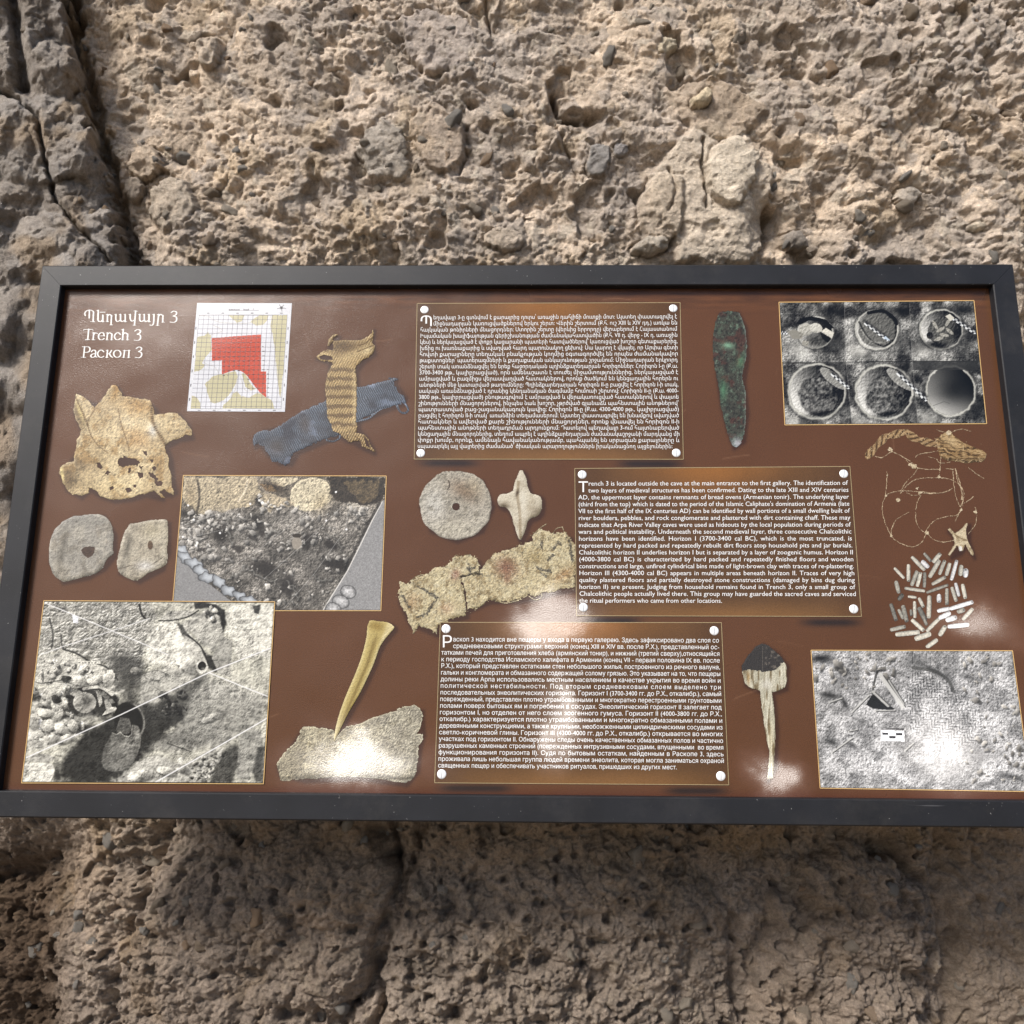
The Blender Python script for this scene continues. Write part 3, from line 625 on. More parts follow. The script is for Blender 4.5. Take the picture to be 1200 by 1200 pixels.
# ---- brown panel with its printed soft shadows
c = Crop(0, 0, 1.0)
def panel():
    c = Crop(0, 0, 1.0).quad([(75.5, 337.6), (1159.5, 336.8), (1232.5, 940), (1.5, 928)], 1.6)
    X, Y = c.X, c.Y; c.start((94, 61, 39))
    n = fbm(X, Y, 120, 3, 201); c.C *= (1 + .05 * n)[..., None]
    streak = fbm(X * .12, Y, 3.2, 3, 203) * ss(375, 342, Y); c.C += streak[..., None] * np.array([26, 16, 8])
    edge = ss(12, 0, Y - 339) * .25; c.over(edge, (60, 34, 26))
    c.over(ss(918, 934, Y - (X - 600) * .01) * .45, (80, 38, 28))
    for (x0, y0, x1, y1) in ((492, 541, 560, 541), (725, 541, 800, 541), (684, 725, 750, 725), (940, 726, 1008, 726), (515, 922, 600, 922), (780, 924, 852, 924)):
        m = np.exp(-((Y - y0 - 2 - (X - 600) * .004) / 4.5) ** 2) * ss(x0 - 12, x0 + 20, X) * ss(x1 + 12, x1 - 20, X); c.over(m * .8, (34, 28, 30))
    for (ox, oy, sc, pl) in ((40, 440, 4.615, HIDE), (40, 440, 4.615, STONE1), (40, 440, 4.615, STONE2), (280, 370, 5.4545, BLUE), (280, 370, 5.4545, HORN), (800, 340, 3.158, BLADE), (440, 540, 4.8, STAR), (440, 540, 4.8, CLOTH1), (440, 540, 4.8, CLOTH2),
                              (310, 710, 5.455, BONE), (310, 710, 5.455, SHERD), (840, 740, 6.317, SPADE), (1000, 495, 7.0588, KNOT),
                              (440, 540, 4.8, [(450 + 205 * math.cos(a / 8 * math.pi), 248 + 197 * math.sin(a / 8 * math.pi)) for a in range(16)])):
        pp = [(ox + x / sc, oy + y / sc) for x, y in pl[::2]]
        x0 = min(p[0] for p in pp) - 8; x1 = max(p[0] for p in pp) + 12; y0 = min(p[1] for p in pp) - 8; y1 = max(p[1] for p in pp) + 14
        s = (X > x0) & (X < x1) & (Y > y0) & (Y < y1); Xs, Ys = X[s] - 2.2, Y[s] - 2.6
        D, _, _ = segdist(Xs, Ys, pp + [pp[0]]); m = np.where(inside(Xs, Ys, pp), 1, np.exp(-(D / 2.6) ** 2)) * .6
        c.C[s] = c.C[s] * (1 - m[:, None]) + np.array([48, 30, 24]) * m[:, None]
    # fine scratches in the film
    rs = np.random.RandomState(5)
    for k in range(46):
        x = rs.uniform(60, 1180); y = rs.uniform(350, 915); a = rs.uniform(-.5, .5) + (math.pi / 2 if rs.rand() < .3 else 0); l = rs.uniform(6, 40)
        s = (np.abs(X - x) < l) & (np.abs(Y - y) < l)
        D, _, _ = segdist(X[s], Y[s], smooth([(x, y), (x + math.cos(a) * l * .4, y + math.sin(a) * l * .4 + rs.uniform(-3, 3)), (x + math.cos(a) * l * .8, y + math.sin(a) * l * .8)], 3))
        m = np.exp(-(D / .8) ** 2) * rs.uniform(.08, .3); c.C[s] = c.C[s] * (1 - m[:, None]) + np.array([165, 130, 105]) * m[:, None]
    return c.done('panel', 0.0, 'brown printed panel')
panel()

# ---- heading in serif letters, drawn with a broad pen
def heading():
    c = Crop(90, 355, 9.6).area(36, 62, 1150, 632, .2); c.start((246, 244, 240)); M = np.full(c.X.shape, -9.0)
    ST = []
    def p(*pts, w=None, dx=0): ST.append(([(x + dx, y) for x, y in pts], w))
    p((96,142),(90,118),(104,94),(130,82),(160,82),(183,94),(190,112)); p((188,105),(184,208)); p((152,209),(202,211), w=3.5); p((142,84),(140,168))
    p((226,84),(244,84), w=4); p((242,84),(238,190)); p((238,190),(250,208),(272,208),(290,190)); p((293,138),(292,210)); p((262,105),(318,105), w=5); p((292,210),(308,210), w=4)
    p((330,130),(346,130), w=4); p((346,130),(344,208)); p((328,210),(360,211), w=3.5); p((346,148),(368,129),(388,142)); p((391,142),(385,244)); p((370,246),(404,247), w=3.5)
    for dx in (0, 268):
        p((426,130),(443,130), w=4, dx=dx); p((441,130),(440,188),(456,209),(486,196), dx=dx); p((492,130),(492,200), dx=dx); p((478,130),(492,130), w=4, dx=dx); p((492,194),(510,209),(538,196), dx=dx); p((545,130),(544,210), dx=dx); p((531,130),(546,130), w=4, dx=dx); p((544,211),(563,211), w=3.5, dx=dx)
    p((586,130),(603,130), w=4); p((602,130),(602,178),(618,204),(648,194)); p((662,92),(649,248)); p((642,90),(684,93), w=3.5); p((632,251),(666,252), w=3.5)
    p((852,130),(870,130), w=4); p((869,130),(864,222),(848,250),(820,248))
    p((903,132),(922,130), w=4); p((921,130),(908,250)); p((888,254),(926,254), w=3.5); p((918,150),(944,129),(965,142)); p((970,142),(966,215)); p((955,217),(988,218), w=3.5)
    p((1062,108),(1090,92),(1121,104),(1116,132),(1082,148)); p((1082,148),(1119,160),(1121,196),(1094,219),(1048,215))
    p((80,297),(182,297), w=4.5); p((80,298),(78,316), w=3.5); p((182,298),(182,318), w=3.5); p((134,297),(123,411)); p((92,413),(148,413), w=3.5)
    p((176,338),(192,338), w=4); p((191,338),(183,412)); p((189,356),(208,337),(234,344)); p((168,414),(206,414), w=3.5)
    p((248,372),(308,369), w=3.5); p((308,369),(300,340),(275,334),(250,354),(244,384),(258,410),(285,414),(308,400))
    p((330,338),(347,338), w=4); p((346,338),(339,413)); p((345,354),(370,335),(391,350)); p((395,350),(391,413)); p((324,415),(356,415), w=3.5); p((378,415),(408,415), w=3.5)
    p((490,354),(465,334),(436,348),(424,380),(438,408),(465,414),(490,400))
    p((506,302),(524,298), w=4); p((523,298),(515,413)); p((519,354),(545,335),(567,350)); p((572,350),(569,413)); p((498,415),(532,415), w=3.5); p((556,415),(588,415), w=3.5)
    p((653,316),(683,299),(715,311),(710,336),(678,352)); p((678,352),(713,364),(715,400),(690,421),(643,418))
    p((60,492),(86,494), w=4); p((88,494),(76,609)); p((48,611),(102,612), w=3.5); p((88,494),(130,494),(148,514),(140,545),(110,556),(84,553))
    p((164,548),(184,531),(206,535),(213,556),(209,598),(228,610)); p((211,567),(176,576),(158,594),(170,612),(194,608),(211,592))
    p((303,548),(277,530),(247,544),(235,574),(249,604),(277,613),(304,600))
    p((330,533),(347,533), w=4); p((346,533),(338,611)); p((321,612),(354,612), w=3.5); p((344,572),(368,568),(390,535)); p((366,570),(384,600),(404,613))
    p(*[(455 + 40 * math.cos(a * math.pi / 6), 572 + 40 * math.sin(a * math.pi / 6)) for a in range(13)])
    p((520,535),(602,535), w=4); p((538,535),(527,612)); p((588,535),(583,612)); p((508,613),(542,613), w=3.5); p((566,613),(600,613), w=3.5)
    p((670,512),(699,495),(728,507),(722,532),(693,547)); p((693,547),(725,559),(728,592),(702,616),(656,612))
    for pts, w in ST:
        q = smooth(pts, 5); xs = [a[0] for a in q]; ys = [a[1] for a in q]
        i0 = max(0, int((min(ys) - 14 - 62) / c.st)); i1 = int((max(ys) + 14 - 62) / c.st) + 2; j0 = max(0, int((min(xs) - 14 - 36) / c.st)); j1 = int((max(xs) + 14 - 36) / c.st) + 2
        Xs = c.X[i0:i1, j0:j1]; Ys = c.Y[i0:i1, j0:j1]
        for (xa, ya), (xb, yb) in zip(q[:-1], q[1:]):
            ww = w if w else 3.8 + 5.2 * abs(yb - ya) / (math.hypot(xb - xa, yb - ya) + 1e-6)
            D, _, _ = segdist(Xs, Ys, [(xa, ya), (xb, yb)]); M[i0:i1, j0:j1] = np.maximum(M[i0:i1, j0:j1], ww - D)
    c.M = M > 0
    return c.done('heading_lettering', LV, 'white serif heading in three scripts', True)
heading()

# ---- excavation plan on white paper
def plan():
    c = Crop(215, 345, 8.274).quad([(133, 83), (1051, 85), (983, 1138), (34, 1132)], .42); c.start((216, 218, 224))
    X, Y = c.X, c.Y; kh = (192, 186, 150)
    x0 = lambda y: np.interp(y, [200, 1108], [152, 68]); x1 = lambda y: np.interp(y, [200, 1110], [1008, 948])
    fr = (X > x0(Y)) & (X < x1(Y)) & (Y > 200) & (Y < 1109)
    T = (X - x0(Y)) / (x1(Y) - x0(Y)); Vv = (Y - 200) / 909
    keep = c.C.copy()
    for pl in ([(860,200),(1010,200),(945,1000),(930,960),(900,700),(880,470),(845,300)], [(135,410),(200,395),(240,365),(268,400),(272,540),(200,630),(180,670),(215,685),(160,735),(100,750)], [(210,870),(290,790),(420,760),(500,740),(525,790),(510,860),(440,980),(380,1030),(310,1055),(265,1040),(225,950)],
               [(380,1110),(390,1070),(460,1010),(490,950),(525,940),(560,990),(640,1000),(700,960),(760,960),(860,1030),(880,1110)], [(70,980),(130,1000),(160,1050),(168,1110),(66,1110)], [(440,200),(600,200),(570,260),(520,280),(480,240)], [(650,270),(680,235),(750,200),(820,200),(810,250),(770,295),(700,300)], [(565,770),(600,760),(640,850),(700,920),(650,930),(600,900)]):
        c.poly(pl, kh, 1, 8, 211, 60)
    for pts in ([(155,205),(240,215),(330,265),(480,280),(640,275),(750,215)], [(840,210),(860,260),(845,330),(880,460),(895,700),(940,1000)], [(290,300),(380,350),(270,390)], [(180,640),(230,680),(300,700),(340,760)], [(440,1000),(500,930),(540,780),(600,930),(690,920)]):
        c.line(smooth(pts), 1.6, (165, 155, 135), .8)
    c.C = np.where(fr[..., None], c.C, keep)
    m = c.poly([(275,424),(500,405),(752,388),(752,746),(802,746),(802,1000),(740,950),(690,890),(640,820),(600,770),(560,745),(520,730),(460,745),(372,776),(372,638),(275,643)], (190, 58, 24))
    gx = np.abs((T * 18 + .5) % 1 - .5) * (x1(Y) - x0(Y)) / 18; gy = np.abs((Vv * 20.5 + .5) % 1 - .5) * 909 / 20.5
    c.over((ss(3.0, .6, gx) + ss(3.0, .6, gy)) * fr * .8, (80, 80, 94))
    # small dashes in the red squares
    col = ((X - 295) / 48); row = ((Y - 435 + (X - 295) * .035) / 44.5)
    dx = np.abs(col - np.round(col)) * 48; dy = np.abs(row - np.round(row)) * 44.5
    near = inside(X, Y - 14, [(275,400),(752,376),(830,740),(830,1010),(600,900),(600,760),(480,745),(372,810),(372,638),(275,643)])
    c.over((dx < 11) * (dy < 3.2) * near * .85, (52, 26, 26))
    for k in range(6):
        for (x, y) in ((240 + k * 142, 182), (152 + k * 146, 1124)): c.line([(x - 10, y), (x + 10, y)], 4, (70, 70, 76), .8)
    for k in range(6):
        c.line([(122 - k * 12.5, 318 + k * 138), (120 - k * 12.5, 338 + k * 138)], 4.5, (60, 60, 66), .85); c.line([(1014 - k * 9, 318 + k * 138), (1013 - k * 9, 338 + k * 138)], 4.5, (60, 60, 66), .85)
    c.line([(442, 155), (728, 155)], 2.2, (60, 60, 66)); c.line([(442, 152), (540, 152)], 5, (50, 50, 56)); c.line([(585, 152), (630, 152)], 4.5, (50, 50, 56))
    for x in (445, 470, 492, 540, 585, 632, 680): c.line([(x, 138), (x, 148)], 2.4, (90, 90, 96), .7)
    for a in (0.2, 1.45, 2.9, 4.2, 5.3): c.line([(950, 130), (950 + 42 * math.cos(a), 130 + 34 * math.sin(a))], 3, (95, 95, 100), .9)
    c.over(ss(17, 11, np.hypot(X - 950, Y - 130)), (66, 66, 70)); c.line([(152, 200), (1008, 200)], 1.6, (90, 90, 96))
    c.over((fr ^ ((X > x0(Y) + 3) & (X < x1(Y) - 3) & (Y > 203) & (Y < 1106))) * .8, (90, 92, 98))
    return c.done('printed_plan', LV, 'white gridded plan with a red trench area')
plan()

# ---- hide fragment and two pierced stones
def jitter_mask(c, pl, j, js, seed):
    return inside(c.X + fbm(c.X, c.Y, js, 3, seed) * j, c.Y + fbm(c.X, c.Y, js, 3, seed + 7) * j, pl)
def rough_shade(c, s, k, seed, lx=-.6, ly=-.8, ridge=False):
    """grain of a rough surface as a photograph shows it: dark hollows, small lit edges"""
    H = fbm(c.X, c.Y, s, 5, seed, .62, ridge) + .7 * fbm(c.X, c.Y, s * .4, 3, seed + 3, .7); gy, gx = np.gradient(H); g = (gx * lx + gy * ly); g = g / (np.std(g) + 1e-6)
    v = fbm(c.X, c.Y, s * .55, 4, seed + 5, .65, True); v = (v - v.mean()) / (v.std() + 1e-6)
    g = np.where(g > 0, g * 1.25, g * .75); v = np.where(v < 0, v * 1.3, v * .6)
    c.C = c.C * (1 - (g * .6 - v * .55) * k / 135)[..., None]
def punch(c, k, mid=128, lift=0):
    L = c.C.mean(-1, keepdims=True); N = mid + (L - mid) * k + lift; c.C = c.C * np.clip(N, 8, 250) / np.maximum(L, 6)
def edge_shade(c, pl, w, dark, light):
    """rim: light on the upper left, dark on the lower right"""
    D, _, _ = segdist(c.X, c.Y, pl + [pl[0]]); gy, gx = np.gradient(D); n = np.hypot(gx, gy) + 1e-6
    f = (gx * .5 + gy * .85) / n; e = np.exp(-(D / w) ** 2)
    c.C = c.C + (np.where(f > 0, f * light, f * dark) * e)[..., None]
def hide():
    c = Crop(40, 440, 4.615).area(128, 44, 868, 680); c.start((186, 166, 128)); X, Y = c.X, c.Y
    c.M = jitter_mask(c, HIDE, 7, 22, 221)
    for i, h in enumerate(HHOLES): c.M &= ~inside(X + fbm(X, Y, 9, 2, 223) * 5, Y + fbm(X, Y, 9, 2, 225) * 5, h)
    c.over(ss(-.3, .5, fbm(X, Y, 110, 4, 226)) * .7, (226, 208, 168)); c.over(ss(.05, .5, fbm(X, Y, 50, 4, 227)) * .6, (150, 118, 72))
    c.soft(560, 170, 90, 60, 20, (176, 138, 84), .6); c.soft(540, 260, 90, 60, 20, (236, 222, 186), .6); c.soft(640, 300, 26, 36, 0, (240, 240, 235), .8); c.soft(560, 340, 70, 50, 30, (205, 165, 115), .5)
    c.soft(240, 215, 26, 90, -20, (70, 52, 30), .6); c.soft(248, 190, 12, 60, -20, (225, 205, 140), .7); c.soft(190, 560, 50, 60, 0, (84, 66, 42), .75); c.soft(152, 530, 9, 46, -8, (232, 214, 150), .9)
    c.soft(250, 480, 60, 30, 10, (96, 76, 50), .55); c.soft(440, 90, 20, 50, 20, (150, 112, 60), .6); c.soft(450, 600, 160, 50, 0, (214, 196, 150), .5)
    for pts, w in (([(640, 140), (636, 200), (650, 270), (690, 340), (712, 380)], 9), ([(455, 180), (470, 260), (500, 350), (515, 410)], 3), ([(330, 180), (290, 260), (330, 360), (400, 420)], 3), ([(225, 120), (262, 200), (290, 270)], 5)):
        D, T, L = segdist(X, Y, smooth(pts)); c.over(np.exp(-(D / w) ** 2) * (.45 + .4 * (np.sin(T * .55) > 0)), (88, 66, 40))
    rough_shade(c, 26, 17, 228); rough_shade(c, 7, 11, 229); edge_shade(c, HIDE, 9, 45, 30)
    c.done('printed_hide', LV, 'tattered tan hide fragment with holes', True)
    for pl, col, hole, lab, sd in ((STONE1, (158, 154, 144), [(253,945),(270,928),(300,924),(328,928),(326,955),(315,975),(290,988),(265,968)], 'grey stone pierced by an angular hole', 231), (STONE2, (176, 168, 150), None, 'pale squarish stone pierced by a small oval hole', 241)):
        xs = [p[0] for p in pl]; ys = [p[1] for p in pl]
        c = Crop(40, 440, 4.615).area(min(xs) - 5, min(ys) - 5, max(xs) + 5, max(ys) + 5); c.start(col); X, Y = c.X, c.Y
        sm = smooth(pl, 3); c.M = jitter_mask(c, sm, 4, 40, sd)
        xl, xr = min(xs), max(xs); c.over(np.exp(-((X - (xl + .23 * (xr - xl)) + (Y - 900) * .22) / 20) ** 2) * ss(min(ys) + 60, min(ys) + 120, Y) * .6, (84, 80, 72))
        c.over(ss(-.1, .5, fbm(X, Y, 60, 4, sd + 1)) * .4, (205, 198, 180)); c.over(ss(0, .5, fbm(X, Y, 40, 4, sd + 2)) * .4, (120, 112, 98))
        if hole: c.over(ss(3, -3, X * 0 + np.where(inside(X, Y, hole), -1, 1) * 4), (78, 62, 52)); c.soft(240, 780, 100, 34, 10, (130, 128, 122), .7); c.line([(270, 850), (400, 815)], 1.5, (215, 210, 200), .6)
        else: c.over(ss(1.1, .9, c.ell(628, 918, 14, 24)), (92, 72, 56)); c.line(smooth([(450, 1050), (540, 1025), (610, 1035), (700, 980)]), 2, (90, 80, 68), .8); c.soft(640, 840, 60, 50, 0, (190, 180, 150), .5); c.soft(600, 1030, 50, 26, 0, (232, 232, 232), .6)
        rough_shade(c, 30, 12, sd + 3); rough_shade(c, 7, 10, sd + 4); edge_shade(c, sm, 14, 55, 34)
        c.done('printed_stone', LV, lab, True)
hide()

# ---- the two woven pieces
def weaves():
    c = Crop(280, 370, 5.4545).area(84, 380, 1092, 966, .5); c.start((78, 85, 96)); X, Y = c.X, c.Y
    c.M = jitter_mask(c, BLUE, 9, 14, 251)
    for pts, w in (([(960, 580), (900, 600), (830, 655), (760, 672), (740, 680)], 7), ([(1010, 575), (1030, 612), (1060, 622), (1082, 600), (1062, 560)], 8), ([(560, 795), (600, 803), (640, 785), (645, 765)], 7), ([(100, 760), (92, 790), (98, 828)], 5), ([(115, 790), (130, 820), (160, 830)], 5), ([(940, 420), (935, 440)], 5), ([(960, 400), (1010, 405)], 7)):
        D, _, _ = segdist(X, Y, smooth(pts)); c.M |= D < w
    a = math.radians(-24); p_ = X * math.cos(a) + Y * math.sin(a) + fbm(X, Y, 60, 3, 252) * 9; q_ = -X * math.sin(a) + Y * math.cos(a)
    p_ = p_ - q_ * .28 * 0
    rib = np.sin(p_ / 12.5 * 2 * math.pi); th = np.sin(q_ / 9 * 2 * math.pi + np.round(p_ / 12.5) * 2.4)
    c.C += (rib * 34 + th * 20 * (rib > -.2))[..., None] * np.array([.9, 1, 1.08])
    c.over(ss(-.1, .5, fbm(X, Y, 90, 4, 253)) * .55, (52, 50, 56)); c.over(ss(.15, .6, fbm(X * .8, Y, 60, 3, 254)) * .45, (138, 152, 176)); c.soft(240, 840, 60, 60, 0, (70, 58, 50), .6); c.soft(420, 690, 40, 60, 0, (80, 66, 58), .5)
    rough_shade(c, 8, 12, 255); edge_shade(c, BLUE, 12, 30, 34); c.over(np.exp(-(np.abs(X - 590) / 40) ** 2) * (X < 640) * .35, (36, 34, 36))
    c.done('printed_textile', LV, 'frayed blue-grey woven band', True)
    c = Crop(280, 370, 5.4545).area(484, 80, 888, 882, .5); c.start((166, 142, 98)); X, Y = c.X, c.Y
    c.M = jitter_mask(c, HORN, 7, 16, 261)
    c.M &= ~inside(X, Y, [(512,262),(545,250),(590,262),(600,280),(560,282),(525,278)]); c.M &= ~inside(X, Y, [(800,775),(822,800),(838,842),(815,832)])
    band = np.cos((Y - 375 + fbm(X, Y, 40, 2, 262) * 10) / 58 * 2 * math.pi) * (Y > 320) * (Y < 740)
    sl = np.sin((X + Y * .55 * np.sign(band + .001)) / 17 * 2 * math.pi)
    c.over(ss(.5, -.9, band + .5 * sl) * (Y > 320) * .8 * (.5 + .5 * (sl > 0)), (70, 50, 30)); c.C += (sl * 26)[..., None]
    c.soft(680, 200, 90, 46, 5, (92, 70, 42), .8); c.over((np.sin(X / 9 * 2 * math.pi + Y * .05) > .2) * np.exp(-((Y - 200) / 50) ** 2) * .4, (60, 44, 26))
    c.soft(720, 250, 90, 30, -20, (222, 200, 150), .5); c.soft(820, 220, 40, 26, -20, (226, 208, 162), .7); c.soft(545, 250, 40, 20, 0, (216, 194, 146), .7); c.over(np.exp(-((X - 740) / 14) ** 2) * (Y > 340) * (Y < 700) * .5, (226, 206, 160))
    for pts in ([(690, 760), (700, 800)], [(740, 770), (770, 790), (800, 830)], [(800, 765), (830, 810), (875, 870)], [(605, 200), (580, 215), (540, 235)], [(760, 190), (800, 180), (850, 140)], [(760, 230), (830, 200), (860, 190)]): c.line(smooth(pts), 3, (92, 68, 38), .8)
    rough_shade(c, 12, 18, 263, ridge=True); rough_shade(c, 5, 10, 264); edge_shade(c, HORN, 9, 60, 30)
    c.done('printed_textile', LV * 2, 'golden brown plaited piece with horn-like tips', True)
weaves()

def blade():
    c = Crop(800, 340, 3.158).area(106, 70, 244, 586, .5); c.start((66, 66, 58)); X, Y = c.X, c.Y; sm = smooth(BLADE, 3); c.M = jitter_mask(c, sm, 3, 12, 271)
    c.over(ss(.0, .4, fbm(X, Y, 22, 5, 272, .7)) * .6, (84, 100, 84)); c.over(ss(.18, .42, fbm(X, Y, 11, 5, 273, .7)) * .6, (116, 142, 122)); c.over(ss(.15, .5, fbm(X, Y, 30, 3, 274)) * .5, (84, 42, 36)); c.over(ss(.1, .4, fbm(X, Y, 9, 3, 277)) * .5, (30, 30, 28))
    c.soft(168, 205, 22, 12, 10, (150, 205, 170), .7); c.soft(215, 265, 16, 24, 20, (96, 150, 112), .6); c.soft(150, 370, 14, 40, 0, (92, 150, 112), .6); c.soft(202, 568, 22, 22, 0, (176, 180, 186), .9)
    rough_shade(c, 9, 13, 275); D, _, _ = segdist(X, Y, sm[len(sm) // 8:len(sm) // 2]); c.over(np.exp(-(D / 4) ** 2) * .5, (150, 165, 155)); c.done('printed_blade', LV, 'green and black corroded metal blade', True)
blade()

# ---- photograph prints
def grey_rubble(c, s, seed, lo=60, hi=185, k=24, lx=-.6, ly=-.8):
    X, Y = c.X, c.Y; v = fbm(X, Y, s * 3, 4, seed); g = lo + (hi - lo) * ss(-.7, .7, v)
    c.C[:] = g[..., None]; rough_shade(c, s, k, seed + 1, lx, ly, True); rough_shade(c, s * .35, k * .75, seed + 2, lx, ly)
def rod(c, x0, y0, x1, y1, w, n=6):
    D, T, L = segdist(c.X, c.Y, [(x0, y0), (x1, y1)]); m = D < w
    d = ((c.X - x0) * (y1 - y0) - (c.Y - y0) * (x1 - x0)) / math.hypot(x1 - x0, y1 - y0)
    chk = ((np.floor(T / L * n * 2) + (d > 0)) % 2 == 0); c.over(m * 1.0, (50, 52, 58)); c.over((m & chk), (232, 236, 242)); c.over(np.exp(-((d - w * 1.3) / w) ** 2) * (T < L) * (D < w * 3) * .5, (20, 20, 22))
def border(c, col, w=.006):
    e = np.minimum(np.minimum(c.U * 1.6, (1 - c.U) * 1.6), np.minimum(c.V, 1 - c.V)); c.over((e < w) * 1.0, (34, 32, 30))
def pits():
    q = [(36, 42), (1091, 33), (1160, 699), (68, 706)]
    c = Crop(905, 345, 4.6154).quad(q, .6); c.start((128, 128, 128)); X, Y = c.X, c.Y; grey_rubble(c, 20, 281, 70, 180, 20)
    xa = np.interp(Y, [40, 365, 700], [390, 400, 430]); xb = np.interp(Y, [40, 365, 700], [742, 757, 788]); yr = 365 - (X - 600) * .01
    def quadr(i, j):
        xl = [X * 0 - 99, xa, xb][i]; xr = [xa, xb, X * 0 + 2000][i]; return (X >= xl) & (X < xr) & ((Y < yr) if j == 0 else (Y >= yr))
    pit = [(0,0,232,205,92,82,'a'), (1,0,566,190,112,104,'b'), (2,0,915,190,112,104,'c'), (0,1,243,525,150,145,'d'), (1,1,604,530,150,142,'d'), (2,1,965,522,130,132,'e')]
    for i, j, cx, cy, rx, ry, kind in pit:
        m = quadr(i, j); r = c.ell(cx, cy, rx, ry) + fbm(X, Y, 26, 3, 285 + i) * .05; g = c.C.copy()
        c.soft([330, 700, 1040][i], [90, 90, 85][i] if j == 0 else 400, 90, 34, 0, (38, 38, 38), .8 * (j == 0) + .5 * (j == 1)); c.soft(cx + rx * 1.15, cy + ry * .75, 60, 60, 0, (60, 60, 60), .6); c.soft(cx - rx * .9, cy + ry * 1.15, 70, 40, 20, (190, 190, 188), .6)
        c.over(np.exp(-((r - 1.02) / .05) ** 2) * .85, (188, 188, 184)); c.over(np.exp(-((r - 1.12) / .05) ** 2) * .4, (70, 70, 70))
        inn = ss(1.0, .95, r)
        lr = (X - cx) / rx * .75 - (Y - cy) / ry * .45                          # light left wall, dark right wall
        wallc = 128 - 105 * lr - 18 * r
        if kind == 'e': wallc = 92 - 55 * np.clip(lr, -1, 1) + 46 * ss(0, 1, (Y - cy) / ry) - 22 * np.exp(-r * r * 4)
        c.C = c.C * (1 - inn[..., None]) + (np.clip(wallc, 16, 225)[..., None]) * inn[..., None]
        if kind == 'd':
            rr = c.ell(cx + 8, cy + 22, rx * .70, ry * .74) + fbm(X, Y, 30, 3, 290 + i) * .12; k_ = ss(1.0, .93, rr); tx = 105 + 60 * fbm(X, Y, 16, 4, 291 + i) - 45 * ss(0, 1, (X - cx) / rx) + 30 * ss(.2, 1, (Y - cy) / ry); c.over(k_, (0, 0, 0)); c.C += (k_ * tx)[..., None]
            c.over(np.exp(-((rr - 1) / .05) ** 2) * .4, (40, 40, 40)); c.over((c.ell(cx + 88, cy - 70, 30, 90, -52) < 1) * quadr(i, j) * .75, (172, 172, 170)); c.soft(cx + 20, cy + ry * .82, 60, 14, -10, (24, 24, 24), .8)
        if kind == 'b': k_ = ss(.95, .85, r); c.over(k_ * .9, (112, 112, 110)); c.line(smooth([(470,150),(520,235),(600,280),(650,250)]), 5, (48, 48, 48), .6); c.line(smooth([(520,100),(600,90),(660,130),(672,160)]), 9, (28, 28, 28), .9); c.line(smooth([(480,190),(530,250),(600,262)]), 4, (165, 165, 163), .5)
        if kind == 'c':
            k_ = c.ell(925, 200, 84, 76) < 1; c.over(k_ * .85, (92, 92, 90)); c.over((c.ell(852, 222, 18, 20) < 1) * .9, (60, 58, 55)); c.soft(890, 275, 60, 18, 10, (24, 24, 24), .9); c.soft(1000, 210, 26, 40, 0, (28, 28, 28), .6)
            for kx, ky, a_ in ((880, 165, 60), (910, 190, -30), (950, 150, -60), (930, 220, 10), (960, 200, 40), (900, 240, -20)): c.over((c.ell(kx, ky, 26, 9, a_) < 1) * .7, (176, 174, 168))
        if kind == 'a':
            c.over((c.ell(182, 190, 38, 34) < 1) * 1.0, (168, 167, 162)); c.over((c.ell(236, 182, 34, 26, 10) < 1) * 1.0, (182, 181, 176)); c.poly([(130,160),(150,130),(215,118),(290,135),(335,180),(318,188),(270,150),(200,140),(150,165)], (28, 28, 28), .85)
            c.poly([(262,200),(290,182),(334,208),(322,238)], (196, 194, 188)); c.poly([(258,205),(322,240),(300,262),(270,240)], (26, 26, 26)); c.soft(230, 250, 60, 34, 0, (74, 74, 72), .9); c.poly([(80,200),(120,188),(172,215),(160,240),(110,242)], (140, 138, 132)); c.poly([(165,248),(200,256),(190,282),(160,272)], (150, 148, 142))
        inn2 = inn * .8; H = fbm(X, Y, 9, 4, 295 + i + j); gy, gx = np.gradient(H); sg = (gx + gy) / np.std(gx); c.C += ((0 if kind == 'e' else 9) * inn2 * sg)[..., None]
        c.C = np.where(m[..., None], c.C, g)
    punch(c, 1.45, 128, -6); c.line([(870, 602), (930, 580), (960, 590)], 1.5, (60, 60, 60), .6)
    rod(c, 505, 158, 622, 245, 8, 5); c.poly([(600, 238), (640, 252), (612, 225)], (190, 205, 225)); rod(c, 975, 128, 1094, 206, 9, 5); rod(c, 325, 432, 412, 503, 9, 4); rod(c, 682, 428, 830, 568, 10, 6); rod(c, 44, 206, 74, 208, 9, 2)
    c.poly([(935,118),(960,105),(985,128),(965,145)], (205, 203, 196)); c.over((np.abs(Y - yr) < 2.5) * .8, (26, 26, 26)); c.over((X > xb) * (Y > yr) * (Y < yr + 48) * (X < 1112) * .8, (46, 46, 46)); c.over((np.abs(X - xa) < 1.5) * .5 + (np.abs(X - xb) < 1.5) * .5, (150, 150, 150))
    c.C *= np.array([1.0, 1.0, .975]); border(c, 0); o = c.done('printed_photograph', LV, 'black and white photograph of six round pits'); return [(905 + x / 4.6154, 345 + y / 4.6154) for x, y in q]
